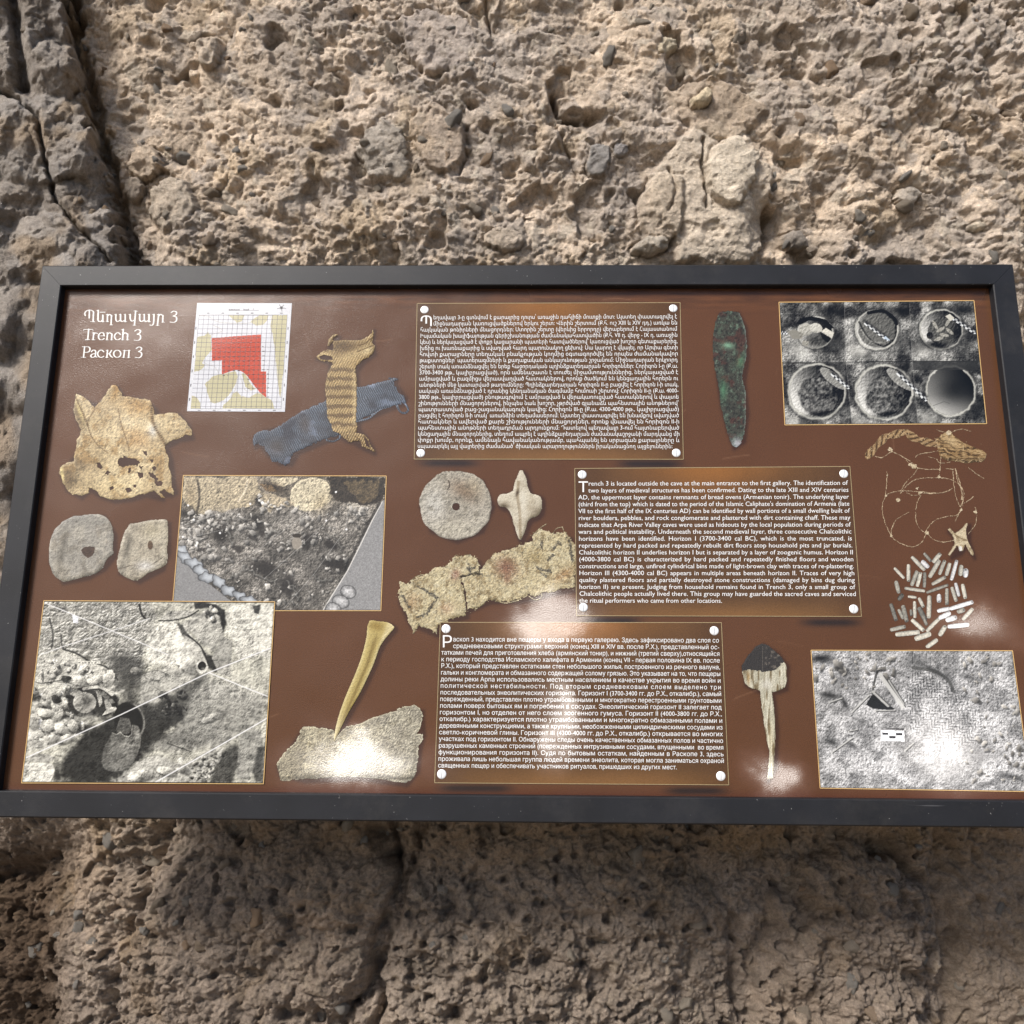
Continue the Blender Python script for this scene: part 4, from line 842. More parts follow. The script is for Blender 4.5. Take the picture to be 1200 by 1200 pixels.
def trench():
    q = [(90, 32), (1167, 35), (1138, 750), (30, 750)]
    c = Crop(195, 550, 4.528).quad(q, .6); c.start((120, 116, 110)); X, Y = c.X, c.Y; grey_rubble(c, 34, 301, 78, 158, 24, -.7, -.7)
    c.C *= np.array([1.03, 1.0, .95]); warm = ss(260, 120, Y)[..., None]; c.C = c.C * (1 - warm * .25) + c.C * np.array([1.18, 1.05, .8]) * warm * .25
    m = c.poly([(90,40),(480,40),(500,120),(440,200),(300,225),(170,240),(95,160)], (186, 172, 142), .85, 14, 302, 40); c.line(smooth([(165,60),(175,150),(160,240)]), 6, (60, 52, 42), .8); c.line(smooth([(430,60),(420,110),(380,170)]), 4, (235, 225, 205), .5); c.soft(130, 130, 30, 80, 0, (150, 132, 100), .6); c.soft(100, 235, 60, 22, 10, (38, 34, 30), .8)
    c.poly([(548,45),(700,42),(680,70),(620,92),(560,80)], (205, 194, 165), .95, 6, 303); c.soft(570, 95, 60, 26, 20, (52, 40, 28), .9); c.poly([(490,75),(560,85),(590,120),(530,115)], (120, 96, 66), .9); c.soft(500, 170, 34, 28, 0, (34, 32, 32), .9)
    c.over((c.ell(768, 132, 112, 88, -20) + fbm(X, Y, 40, 3, 304) * .12 < 1), (206, 196, 168)); c.soft(820, 180, 40, 60, 30, (165, 150, 118), .6)
    c.poly([(490,130),(560,130),(680,175),(660,200),(570,200),(520,240),(500,180)], (186, 172, 145), .9, 14, 305); c.poly([(860,42),(1165,42),(1150,170),(1090,190),(1000,180),(900,170),(870,120)], (52, 44, 36), .9, 16, 306); c.poly([(940,60),(1130,60),(1120,150),(1050,180),(980,130)], (104, 88, 62), .8, 16, 307); c.poly([(950,200),(1000,180),(1060,200),(1050,245),(990,230)], (178, 172, 160), .9, 10, 308)
    for (x, y, rx, ry, a, g, k) in ((290, 350, 60, 50, 0, 48, .85), (480, 300, 26, 60, -30, 60, .7), (380, 330, 50, 40, 0, 165, .6), (225, 425, 60, 34, 0, 178, .7), (470, 365, 40, 26, 20, 150, .6), (690, 365, 36, 20, 0, 175, .7), (692, 395, 30, 40, 0, 165, .6), (745, 385, 28, 50, 0, 60, .7), (560, 350, 50, 50, 0, 158, .5), (640, 250, 90, 40, -10, 120, .5),
                                    (520, 530, 70, 46, 20, 66, .75), (900, 500, 90, 40, 10, 58, .7), (880, 410, 40, 26, 30, 66, .6), (880, 455, 50, 24, 10, 175, .6), (640, 620, 60, 60, 0, 80, .6), (400, 540, 40, 30, 40, 165, .5), (350, 470, 30, 20, 0, 60, .7), (480, 640, 26, 16, 0, 180, .7), (130, 330, 50, 22, -10, 172, .7), (180, 300, 40, 18, -20, 160, .6), (830, 600, 60, 60, 0, 60, .55), (760, 480, 70, 50, 0, 130, .4), (340, 250, 90, 30, 10, 165, .5), (480, 430, 20, 14, 0, 190, .7), (590, 495, 26, 12, 0, 170, .7), (790, 690, 60, 50, 30, 66, .6)):
        c.soft(x, y, rx, ry, a, (g * 1.02, g, g * .96), k)
    rough_shade(c, 13, 20, 309, -.7, -.7, True); rough_shade(c, 30, 22, 319, -.7, -.7); punch(c, 1.3, 125, 6)
    c.C = c.C * .8 + np.array([150, 143, 132]) * .2
    mid = [(90,230),(260,230),(480,220),(560,200),(700,230),(860,220),(1000,190),(1120,200),(1040,330),(960,500),(840,720),(520,740),(330,660),(200,560),(110,460)]
    for cx, cy, rx, ry, an in ((285,345,55,45,10),(520,525,66,40,10),(495,300,22,58,-25),(740,385,26,46,10),(905,500,80,32,10),(640,610,40,66,10),(870,400,36,18,30),(380,420,30,18,0),(180,430,30,14,0),(450,360,30,16,20)): c.over(ss(1.3, .5, c.ell(cx, cy, rx, ry, an) + fbm(X, Y, 30, 4, 320) * .6) * .7, (40, 37, 35))
    c.rubble(mid, 150, 5, 17, 321, 110, 200); c.rubble([(80,240),(450,230),(470,300),(330,330),(90,330)], 60, 7, 22, 322, 130, 215); c.rubble([(480,130),(700,190),(700,230),(500,230)], 26, 6, 16, 323, 150, 215); c.rubble([(600,330),(820,330),(820,420),(600,430)], 26, 6, 18, 324, 120, 200); c.rubble([(950,180),(1080,180),(1060,250),(950,240)], 18, 6, 16, 325, 140, 210); c.rubble([(80,300),(220,320),(260,470),(150,480),(80,400)], 30, 8, 22, 326, 120, 210)
    for pts, w_, g in (([(420,510),(480,560),(580,600)], 5, 172), ([(640,590),(680,640),(700,690)], 5, 176), ([(330,580),(400,540),(410,510)], 5, 170), ([(520,360),(560,330),(600,330)], 5, 182), ([(840,340),(900,370),(930,420)], 4, 168), ([(780,560),(820,590),(880,580)], 5, 165), ([(330,250),(330,330),(350,400)], 6, 178)): q_ = [(a_ + 7 * math.sin(i * 1.9), b_ + 6 * math.sin(i * 2.7)) for i, (a_, b_) in enumerate(smooth(pts))]; c.line([(a_ + 6, b_ + 7) for a_, b_ in q_], w_ + 3, (44, 42, 40), .45); c.line(q_, w_ * .6, (g, g, g * .96), .4)
    c.over((c.ell(692, 392, 26, 34) < 1) * .85, (158, 150, 138)); c.over((c.ell(692, 352, 24, 11) < 1) * .9, (52, 46, 40))
    # smooth ground at both lower corners, sandbags along the edges
    m = c.poly([(1150,165),(1110,235),(1040,370),(960,540),(828,750),(1140,752),(1170,160)], (146, 146, 146), 1, 3, 310); c.C += (m * fbm(X, Y, 5, 3, 311) * 26)[..., None]
    c.line([(1145, 172), (1090, 275), (1030, 400), (960, 540), (830, 748)], 2.6, (222, 220, 214)); c.line([(1132, 180), (1070, 290), (1005, 420), (945, 540)], 7, (40, 38, 36), .6)
    m = c.poly([(62,430),(130,500),(220,600),(330,690),(480,752),(30,752)], (140, 140, 140), 1, 3, 312); c.C += (m * fbm(X, Y, 5, 3, 313) * 22)[..., None]
    for i, (x, y) in enumerate(((75,430),(100,470),(145,500),(180,540),(215,575),(280,600),(330,645),(395,680),(440,700))):
        r = (np.abs(c.ell(x, y, 44, 26, 38 if i % 2 else 12)) ** 1.0) * (1 + .16 * np.cos(4 * np.arctan2(Y - y, X - x) + i)) + fbm(X, Y, 14, 3, 330 + i) * .14; c.over((r < 1) * 1.0, (0, 0, 0)); c.C += ((r < 1) * (196 - 70 * r * r + 30 * ((X - x) - (Y - y)) / 60))[..., None] * np.array([.97, 1, 1.03]); c.over(np.exp(-((r - 1.02) / .07) ** 2) * .7, (52, 52, 54))
    for x, y, rx in ((965, 650, 40), (925, 702, 44), (885, 742, 40)):
        r = c.ell(x, y, rx, 33, 20); c.over((r < 1) * 1.0, (0, 0, 0)); c.C += ((r < 1) * (200 - 70 * r * r + fbm(X, Y, 9, 3, 314) * 50))[..., None]; c.over(np.exp(-((r - 1.04) / .07) ** 2) * .6, (50, 50, 50))
    for a in ([(280, 560), (500, 420), (740, 235)], [(90, 370), (300, 320)], [(620, 740), (780, 560), (950, 320), (975, 180)], [(80, 300), (260, 240)], [(520, 580), (700, 420), (950, 180)]): c.line(a, .9, (225, 225, 222), .6)
    for x, y in ((145, 267), (157, 405), (285, 338), (88, 358), (955, 318), (848, 272), (115, 190), (445, 183), (900, 120)): c.over((np.hypot(X - x, Y - y) < 5.5) * 1.0, (245, 245, 245))
    border(c, 0); c.done('printed_photograph', LV, 'photograph of the excavated trench with sandbags'); return [(195 + x / 4.528, 550 + y / 4.528) for x, y in q]
def jars():
    q = [(155, 52), (1170, 57), (1120, 857), (57, 853)]
    c = Crop(10, 690, 3.75).quad(q, .6); c.start((198, 196, 182)); X, Y = c.X, c.Y
    T = np.array([1.0, .99, .94])
    def G(g): return tuple(g * T)
    H = fbm(X * .95, Y * 1.05, 24, 5, 321, .62, True); gy, gx = np.gradient(H); gg = (gx * .6 + gy * .8) / np.std(gx)
    c.spoly([(150,60),(620,60),(660,130),(600,250),(590,330),(560,420),(480,400),(420,340),(300,290),(230,270),(130,290)], G(172), 10, .95, 14, 331); rg = ss(700, 560, X) * ss(420, 330, Y)
    c.C -= (gg * (5 + 26 * rg))[..., None]
    c.spoly([(430,300),(520,290),(600,330),(595,420),(560,470),(590,520),(520,500),(480,440),(470,370)], G(86), 30, .8, 20, 332)
    c.spoly([(195,853),(215,770),(280,700),(330,640),(400,590),(470,540),(500,490),(600,520),(660,540),(700,490),(760,520),(760,590),(700,640),(640,690),(580,750),(520,800),(480,853)], G(58), 24, .9, 30, 333); c.soft(400, 720, 60, 60, 0, G(84), .6); c.soft(640, 590, 50, 40, 0, G(90), .6)
    c.spoly([(560,500),(620,470),(700,470),(760,430),(850,370),(880,390),(830,460),(780,560),(740,610),(680,560),(600,560)], G(78), 16, .8, 16, 334)
    c.spoly([(590,390),(700,340),(830,370),(740,450),(640,510),(570,500)], G(188), 12, .85, 10, 335)
    c.spoly([(800,470),(900,400),(1130,480),(1125,570),(940,690),(740,720),(640,700),(700,640),(760,590)], G(160), 20, .85, 10, 336); c.soft(960, 450, 130, 50, 10, G(205), .8); c.soft(760, 660, 110, 30, -10, G(126), .7)
    c.spoly([(520,800),(600,740),(660,730),(760,770),(930,690),(960,720),(900,800),(870,853),(440,853)], G(190), 8, .95, 14, 337); c.spoly([(955,700),(1010,680),(1020,760),(980,853),(880,853),(910,790)], G(84), 14, .85, 14, 338)
    c.spoly([(1010,660),(1080,610),(1120,650),(1115,720),(1090,790),(1060,840),(1000,840),(1010,740)], G(168), 8, .9, 14, 339); c.spoly([(1095,700),(1128,680),(1118,853),(1085,853),(1070,800)], G(84), 8, .8, 8, 340)
    c.spoly([(130,300),(240,270),(330,310),(430,345),(490,400),(510,450),(440,470),(330,430),(200,430),(110,420)], G(208), 6, .9, 12, 341); c.spoly([(420,350),(480,350),(520,430),(480,450)], G(120), 6, .8, 8, 342)
    c.spoly([(110,430),(230,430),(300,450),(300,560),(320,640),(190,690),(80,720),(90,560)], G(206), 6, .9, 12, 343)
    c.spoly([(600,240),(640,150),(690,130),(740,150),(790,190),(830,250),(780,330),(700,340),(610,320)], G(228), 10, .9, 12, 344); c.spoly([(740,170),(820,110),(900,90),(940,130),(945,200),(900,280),(860,250),(800,190)], G(190), 6, .9, 10, 345)
    c.spoly([(660,135),(700,100),(780,95),(830,90),(790,120),(730,135)], G(196), 3, .9, 4, 346); c.line(smooth([(660, 140), (725, 138), (790, 122), (835, 95)]), 3, G(70), .8)
    c.spoly([(740,150),(765,160),(810,230),(790,240),(755,190)], G(70), 5, .8, 4, 347); c.spoly([(815,60),(880,60),(950,90),(960,150),(940,190),(930,120),(880,85),(820,90)], G(60), 5, .9, 6, 348); c.spoly([(850,95),(900,90),(920,130),(880,140)], G(200), 4, .9, 5, 349)
    c.spoly([(830,250),(870,290),(930,300),(920,370),(880,350),(850,300)], G(56), 8, .85, 8, 350); c.spoly([(895,300),(940,205),(985,232),(975,390),(920,370)], G(172), 3, .95, 4, 351); c.spoly([(960,70),(1165,70),(1150,300),(1000,300),(985,220),(955,190)], G(226), 8, .8, 10, 352)
    c.spoly([(1075,75),(1110,70),(1100,110),(1080,105)], G(80), 4, .9, 6, 353); c.spoly([(770,200),(840,250),(872,320),(870,350),(830,362),(820,330),(770,260)], G(206), 4, .95, 3, 354); c.line(smooth([(790, 205), (845, 255), (876, 322)]), 3.5, G(62), .85)
    c.rubble([(90,450),(300,440),(330,640),(190,690),(85,690)], 60, 9, 34, 355, 170, 232, T); c.rubble([(130,310),(420,350),(460,420),(120,410)], 34, 6, 20, 356, 180, 235, T); c.rubble([(620,470),(800,430),(800,560),(660,560)], 26, 6, 18, 357, 60, 130, T); c.rubble([(240,430),(480,450),(480,560),(250,560)], 26, 10, 24, 358, 120, 215, T)
    c.rubble([(800,770),(930,700),(900,800),(850,850),(780,850)], 40, 5, 13, 359, 140, 215, T); c.rubble([(860,80),(930,90),(930,140),(860,140)], 8, 8, 16, 360, 150, 215, T)
    for pts, w, g, a in (([(240,265),(300,285),(360,320),(430,345),(480,400)], 4, 60, .75), ([(180,130),(195,200),(190,260)], 4, 74, .7), ([(230,200),(235,250),(250,270)], 4, 74, .6), ([(575,70),(585,110),(600,130)], 5, 52, .8), ([(700,680),(800,715)], 3, 84, .7), ([(120,410),(150,415),(240,400)], 3, 80, .6), ([(640,430),(700,470)], 2, 110, .5)): c.line(smooth(pts), w, G(g), a)
    for k, (x, y, rx, ry, an, g) in enumerate(((175,600,40,26,-20,205),(130,640,34,22,20,196),(230,610,36,24,35,210),(215,560,30,18,-35,188),(280,600,30,22,60,200),(160,545,36,20,5,214),(110,590,22,26,0,186),(250,660,40,18,-15,204),(180,660,44,18,-8,196),(300,400,50,22,12,222),(380,400,40,18,-16,214),(440,390,26,40,30,205),(250,395,18,15,0,96),(265,392,13,10,0,60),(210,485,24,16,30,84),(780,330,60,30,35,214),(560,360,28,16,0,150),(900,560,60,16,-25,176),(690,800,50,20,15,206),(580,820,60,24,-8,204),(760,790,40,16,20,176))):
        r = c.ell(x, y, rx, ry, an) + fbm(X, Y, 18, 4, 370 + k, .65) * .35; c.over(np.exp(-np.maximum(c.ell(x + 5, y + 7, rx, ry, an) - .85, 0) ** 2 / .05) * .5, G(70)); c.over(ss(1.03, .93, r), G(g)); dd = ((X - x) * .5 + (Y - y) * .85) / ry; c.C = c.C * (1 - ss(1.03, .93, r) * np.clip(dd, -.4, 1) * .3)[..., None]
    # bowl, sherds and the broken jar
    c.spoly([(255,470),(300,435),(400,430),(470,470),(485,520),(440,560),(300,560),(260,520)], G(60), 6, .85, 8, 361)
    r = c.ell(335, 500, 50, 46); c.over((r < 1) * 1.0, G(190)); c.over(np.exp(-c.ell(345, 498, 36, 36) ** 2 * 1.2) * (r < 1) * .75, G(96)); c.over(np.exp(-((r - .98) / .06) ** 2) * ss(380, 300, X + Y * .2 - 60) * .9, G(226)); c.soft(345, 560, 50, 24, 0, G(150), .7)
    c.line(smooth([(330,440),(400,432),(455,465)]), 6, G(214)); c.poly([(385,450),(405,445),(412,500),(400,520)], G(180)); c.poly([(420,490),(440,480),(455,520),(430,540)], G(170)); c.poly([(412,556),(435,522),(470,518),(480,534)], G(222)); c.poly([(268,462),(300,440),(325,455),(290,475)], G(176)); c.poly([(375,446),(420,452),(470,500),(455,505),(410,470)], G(140))
    r = c.ell(530, 580, 66, 84, -15); c.over(ss(1.02, .96, r) * .9, G(50)); c.over(np.exp(-((r - .97) / .07) ** 2) * ss(500, 570, X) * .75, G(176)); c.poly([(470,625),(490,565),(530,570),(545,620),(520,640)], G(112))
    JP = [(405,760),(418,700),(440,660),(455,632),(475,640),(490,628),(510,645),(530,648),(542,640),(550,598),(566,600),(578,620),(583,670),(570,725),(540,775),(500,800),(450,805),(420,790)]
    m = c.spoly(JP, G(120), 3, .97, 4, 362); c.over(m * np.exp(-c.ell(520, 700, 60, 60) ** 2) * .7, G(176)); c.over(m * ss(-.1, .5, fbm(X, Y, 34, 4, 363)) * .5, G(92)); c.over(m * np.exp(-c.ell(565, 640, 14, 40) ** 2) * .7, G(200)); c.over(m * np.exp(-c.ell(470, 780, 50, 24, 10) ** 2) * .6, G(160)); c.line([(545, 600), (540, 640), (528, 650), (508, 646), (490, 629), (474, 641), (456, 633)], 2, G(210), .7)
    c.over((c.ell(850, 344, 27, 28) < 1) * 1.0, G(218)); c.over((c.ell(850, 339, 18, 20, 30) < 1) * 1.0, G(58)); c.soft(856, 352, 9, 7, 0, G(170), .8)
    c.over((c.ell(645, 382, 46, 22) < 1) * .8, G(200)); c.over(np.exp(-((c.ell(645, 382, 46, 22) - 1) / .1) ** 2) * .5, G(104))
    c.spoly([(62,765),(195,768),(205,800),(180,853),(58,853)], G(224), 2, .97, 6, 364); c.over((c.ell(140, 745, 62, 19) < 1) * .95, G(188)); c.over((c.ell(125, 680, 46, 16) < 1) * .9, G(196)); c.poly([(740,745),(775,735),(765,775),(745,770)], G(214)); c.poly([(280,115),(308,120),(306,152),(285,148)], (236, 238, 244))
    c.poly([(275,320),(400,315),(405,330),(280,332)], G(226)); c.over(((X % 14) < 7) * (np.abs(Y - 325) < 2.5) * (X > 300) * (X < 390) * .9, (60, 60, 60))
    H = np.sin((X * .8 + Y * .6) / 9 * 1.3 + fbm(X, Y, 30, 3, 330) * 5); c.C += (inside(X, Y, [(760,770),(940,690),(960,720),(900,820),(870,852),(800,852)]) * H * 14)[..., None]
    lum = np.clip(c.C.mean(-1) / 200, .3, 1); g0 = c.C.copy(); rough_shade(c, 9, 14, 322, ridge=True); sm = np.clip(.25 + ss(.0, .3, fbm(X, Y, 90, 3, 366)) + ss(620, 520, X) * ss(560, 430, Y), 0, 1)[..., None]; c.C = g0 * (1 - sm) + c.C * sm; rough_shade(c, 60, 17, 323)
    for a, w in (([(160, 62), (600, 245), (700, 290)], 2.2), ([(135, 292), (250, 250), (440, 190), (620, 130)], 1.8), ([(78, 742), (500, 550), (880, 368), (1165, 255)], 3.0), ([(880, 368), (1030, 430), (1138, 472)], 2.6), ([(640, 853), (900, 705), (1138, 568)], 3.0)): c.line(a, w * .8, (236, 236, 236), .95)
    punch(c, 1.22, 165, -10); border(c, 0); c.done('printed_photograph', LV * 3, 'sepia photograph of broken jars in the ground'); return [(10 + x / 3.75, 690 + y / 3.75) for x, y in q]
def mat_photo():
    q = [(48, 55), (1138, 58), (1239, 820), (97, 801)]
    c = Crop(940, 750, 4.6154).quad(q, .6); c.start((160, 160, 156)); X, Y = c.X, c.Y; grey_rubble(c, 22, 341, 128, 192, 22, -.6, -.7)
    a = X * .72 + Y * .70; b_ = -X * .70 + Y * .72; H = fbm(a * .25, b_, 16, 4, 342, .6, True); gy, gx = np.gradient(H); c.C -= ((gx * .5 + gy * .8) / np.std(gy) * 12)[..., None]
    hb = inside(X + fbm(X, Y, 60, 3, 343) * 40, Y + fbm(X, Y, 60, 3, 344) * 40, [(560,200),(700,170),(860,300),(1000,420),(960,560),(760,600),(600,480),(540,320)])
    z = np.abs(((a / 62) % 1) - .5) * 2; her = np.sin((b_ + z * 30 + fbm(X, Y, 40, 2, 345) * 8) / 21 * 2 * math.pi); herm = (her, hb)
    for (x, y, rx, ry, an, g, k) in ((100, 100, 60, 22, 0, 30, .9), (190, 250, 60, 60, 0, 120, .5), (150, 300, 60, 14, 10, 40, .8), (230, 340, 14, 40, -30, 40, .8), (160, 550, 40, 14, 20, 40, .7), (270, 570, 40, 14, 30, 50, .7), (700, 160, 90, 16, 30, 50, .7), (800, 210, 60, 26, 60, 70, .6), (1140, 740, 70, 16, 15, 50, .7), (1000, 780, 60, 14, -20, 50, .6), (560, 110, 50, 30, 20, 90, .5), (900, 200, 60, 20, 20, 80, .5), (740, 520, 160, 90, 20, 212, .5), (750, 690, 120, 60, 10, 200, .5), (500, 680, 60, 40, 0, 190, .4), (330, 440, 30, 12, 0, 60, .6), (1000, 620, 100, 60, 0, 140, .4)): c.soft(x, y, rx, ry, an, (g, g, g), k)
    punch(c, 1.2, 150, 12); c.C += ((ss(.1, .9, her) * 18 - ss(-.2, -1, her) * 52) * hb * (.6 + .4 * ss(-.2, .3, fbm(X, Y, 60, 3, 348))))[..., None]; c.line(smooth([(600,150),(720,170),(790,220),(820,280)]), 9, (60, 60, 58), .6); c.line(smooth([(430,150),(400,190),(380,290)]), 6, (50, 50, 48), .7); c.rubble([(60,70),(560,70),(560,200),(330,280),(70,260)], 40, 8, 26, 346, 120, 190); c.rubble([(850,80),(1180,90),(1220,780),(900,790),(880,600),(1000,400),(850,250)], 60, 6, 20, 347, 120, 190)
    c.poly([(345,350),(375,300),(395,290),(430,335),(500,370),(495,380),(385,372)], (30, 30, 30), .95); 
    for p0, p1, w, g in (((385, 280), (465, 355), 8, 190), ((425, 190), (545, 360), 12, 205), ((470, 220), (550, 345), 5, 180), ((270, 390), (360, 300), 4, 205), ((395, 385), (500, 382), 5, 200), ((160, 610), (270, 530), 4, 200), ((145, 340), (215, 315), 4, 200), ((250, 495), (300, 485), 3, 205), ((555, 600), (600, 560), 4, 200)):
        c.line([p0, p1], w, (g, g, g - 4), .9); c.line([(p0[0] + w + 3, p0[1] + 2), (p1[0] + w + 3, p1[1] + 2)], 3, (44, 44, 44), .7)
    c.over((np.abs(X - 597) < 2) * (Y < 130) * .6, (40, 40, 40)); c.over((np.abs(X - 573) < 1.8) * (Y > 540) * (Y < 700) * .5, (60, 60, 60))
    c.poly([(425,475),(552,478),(556,550),(560,490)], (30, 30, 30), .8); c.poly([(425,488),(552,491),(554,549),(427,545)], (246, 248, 250)); 
    for x, y in ((433, 500), (471, 518), (508, 502)): c.poly([(x, y), (x + 34, y + 1), (x + 34, y + 14), (x, y + 13)], (28, 30, 34))
    border(c, 0); c.done('printed_photograph', LV, 'black and white photograph of a woven reed mat in the soil'); return [(940 + x / 4.6154, 750 + y / 4.6154) for x, y in q]
for f, h in ((pits, 2), (trench, 2), (jars, 4), (mat_photo, 2)):
    q = f(); ci = lambda p, d: p
    strip('printed_border', q + [q[0]], .9, LV * h, GOLD, label='thin gold line around a photograph')

# ---- whorl, star, strips of cloth
def whorl():
    c = Crop(440, 540, 4.8).area(238, 42, 664, 452, .55); c.start((178, 172, 158)); X, Y = c.X, c.Y; r = c.ell(450, 248, 206, 197) + fbm(X, Y, 60, 4, 351) * .05
    c.M = (r < 1) & (np.hypot(X - 453, Y - 258) > 20)
    c.soft(500, 170, 90, 50, 30, (118, 98, 78), .75); c.soft(330, 250, 60, 90, 0, (205, 204, 198), .6); c.soft(450, 380, 120, 50, 0, (190, 184, 165), .5); c.soft(560, 140, 60, 50, 40, (160, 146, 120), .5); c.over(np.exp(-((np.hypot(X - 455, Y - 262) - 48) / 16) ** 2) * .4, (128, 122, 110)); c.over(ss(.1, .5, fbm(X, Y, 30, 4, 352)) * .5, (120, 114, 100))
    rough_shade(c, 26, 15, 353); rough_shade(c, 7, 12, 354); c.over(ss(.93, 1, r) * ss(-.3, .8, (X - 450) / 300 + (Y - 248) / 200) * .6, (70, 62, 52)); c.line(smooth([(410,110),(418,140),(405,160)]), 3, (60, 50, 42), .8)
    c.done('printed_spindle_whorl', LV, 'round grey stone disc with a central hole', True)
    c = Crop(440, 540, 4.8).area(680, 46, 944, 450, .55); c.start((200, 192, 172)); X, Y = c.X, c.Y; c.M = jitter_mask(c, STAR, 3, 30, 355)
    c.over(ss(0, .5, fbm(X, Y, 50, 4, 356)) * .5, (158, 146, 122)); c.line(smooth([(805,120),(800,200),(812,300),(815,430)]), 8, (140, 124, 96), .6); c.soft(798, 180, 8, 20, 20, (70, 56, 42), .9); c.soft(720, 250, 40, 14, 10, (110, 98, 80), .6); c.soft(905, 285, 34, 26, -30, (130, 118, 98), .7); c.soft(830, 240, 20, 100, 0, (226, 222, 208), .5)
    rough_shade(c, 9, 10, 357); edge_shade(c, STAR, 14, 75, 20); c.done('printed_bone_star', LV, 'pale four-pointed star of bone', True)
    for pl, x0, lab, sd in ((CLOTH1, 118, 'frayed left strip of tan cloth', 361), (CLOTH2, 478, 'frayed right strip of tan cloth with red stains', 371)):
        xs = [p[0] for p in pl]; ys = [p[1] for p in pl]; c = Crop(440, 540, 4.8).area(min(xs) - 12, min(ys) - 34, max(xs) + 4, max(ys) + 24, .5); c.start((186, 173, 138)); X, Y = c.X, c.Y
        c.M = jitter_mask(c, pl, 12, 13, sd)
        rs = np.random.RandomState(sd); D, T, L = segdist(X, Y, pl + [pl[0]])      # fringe of loose threads
        for k in range(46):
            i = rs.randint(len(pl)); a = np.array(pl[i], float); b = np.array(pl[(i + 1) % len(pl)], float); p = a + (b - a) * rs.rand(); n = np.array([(b - a)[1], -(b - a)[0]]); n /= np.linalg.norm(n) + 1e-6
            if p[0] > 1118: continue
            e = p + n * rs.uniform(8, 22) + rs.uniform(-12, 12, 2); s = (np.abs(X - p[0]) < 40) & (np.abs(Y - p[1]) < 40); d, _, _ = segdist(X[s], Y[s], [tuple(p - n * 4), tuple(e)]); t = c.M[s]; c.M[s] = t | (d < 1.5)
        if sd == 371: 
            for pts in ([(890,440),(900,405),(930,375),(962,355)], [(1000,405),(1020,380),(1052,372)], [(1060,400),(1052,372)], [(860,760),(900,782),(935,765),(930,740)], [(700,795),(740,800),(800,785)]):
                d, _, _ = segdist(X, Y, smooth(pts)); c.M |= d < 3
            c.M &= X < 1127
        else:
            for pts in ([(180,690),(230,650),(280,640)], [(210,970),(225,940),(240,930)], [(330,950),(345,975)], [(440,545),(460,530),(500,560)]):
                d, _, _ = segdist(X, Y, smooth(pts)); c.M |= d < 3
        wv = np.sin((X * .94 + Y * -.33) / 6.5 * 2 * math.pi) * np.sin((X * .33 + Y * .94) / 6.5 * 2 * math.pi); c.C += (wv * 13)[..., None]
        c.over(ss(0, .5, fbm(X, Y, 40, 4, sd + 1)) * .5, (208, 199, 166)); c.over(ss(.05, .5, fbm(X, Y, 30, 4, sd + 2)) * .6, (120, 102, 70))
        if sd == 371: c.soft(735, 600, 60, 50, 20, (124, 84, 66), .85); c.soft(740, 660, 20, 30, 0, (130, 90, 70), .6); c.soft(1060, 640, 60, 26, -30, (150, 108, 66), .6); c.soft(900, 540, 50, 40, 0, (150, 132, 90), .6)
        else: c.soft(450, 640, 24, 30, 20, (120, 78, 66), .7); c.soft(210, 790, 40, 50, 20, (150, 118, 84), .5); c.soft(400, 830, 40, 30, 0, (176, 140, 112), .5)
        blk = ([(1000,500),(1030,460),(1045,470)], [(970,560),(1000,530)], [(910,600),(950,615),(985,620)], [(930,630),(960,650)], [(1090,450),(1100,500),(1110,560)], [(930,455),(935,490)], [(600,640),(560,630)]) if sd == 371 else ([(240,710),(290,735),(350,770)], [(350,770),(320,810),(290,860),(230,880)], [(480,655),(530,640),(585,625)], [(525,580),(530,620),(545,690)], [(520,605),(560,600)], [(150,760),(190,820)])
        for pts in blk: d, T, L = segdist(X + fbm(X, Y, 12, 3, sd + 5) * 10, Y + fbm(X, Y, 12, 3, sd + 6) * 10, pts); c.over(ss(9, 5, d) * .8 * (.5 + .5 * (fbm(X, Y, 6, 2, sd + 7) > -.2)), (62, 58, 52))
        rough_shade(c, 8, 15, sd + 3); rough_shade(c, 26, 16, sd + 8); edge_shade(c, pl, 12, 46, 14); c.over(ss(.25, .5, fbm(X, Y, 8, 3, sd + 4)) * .35, (245, 240, 216)); c.done('printed_cloth', LV * 1.5, lab, True)
whorl()

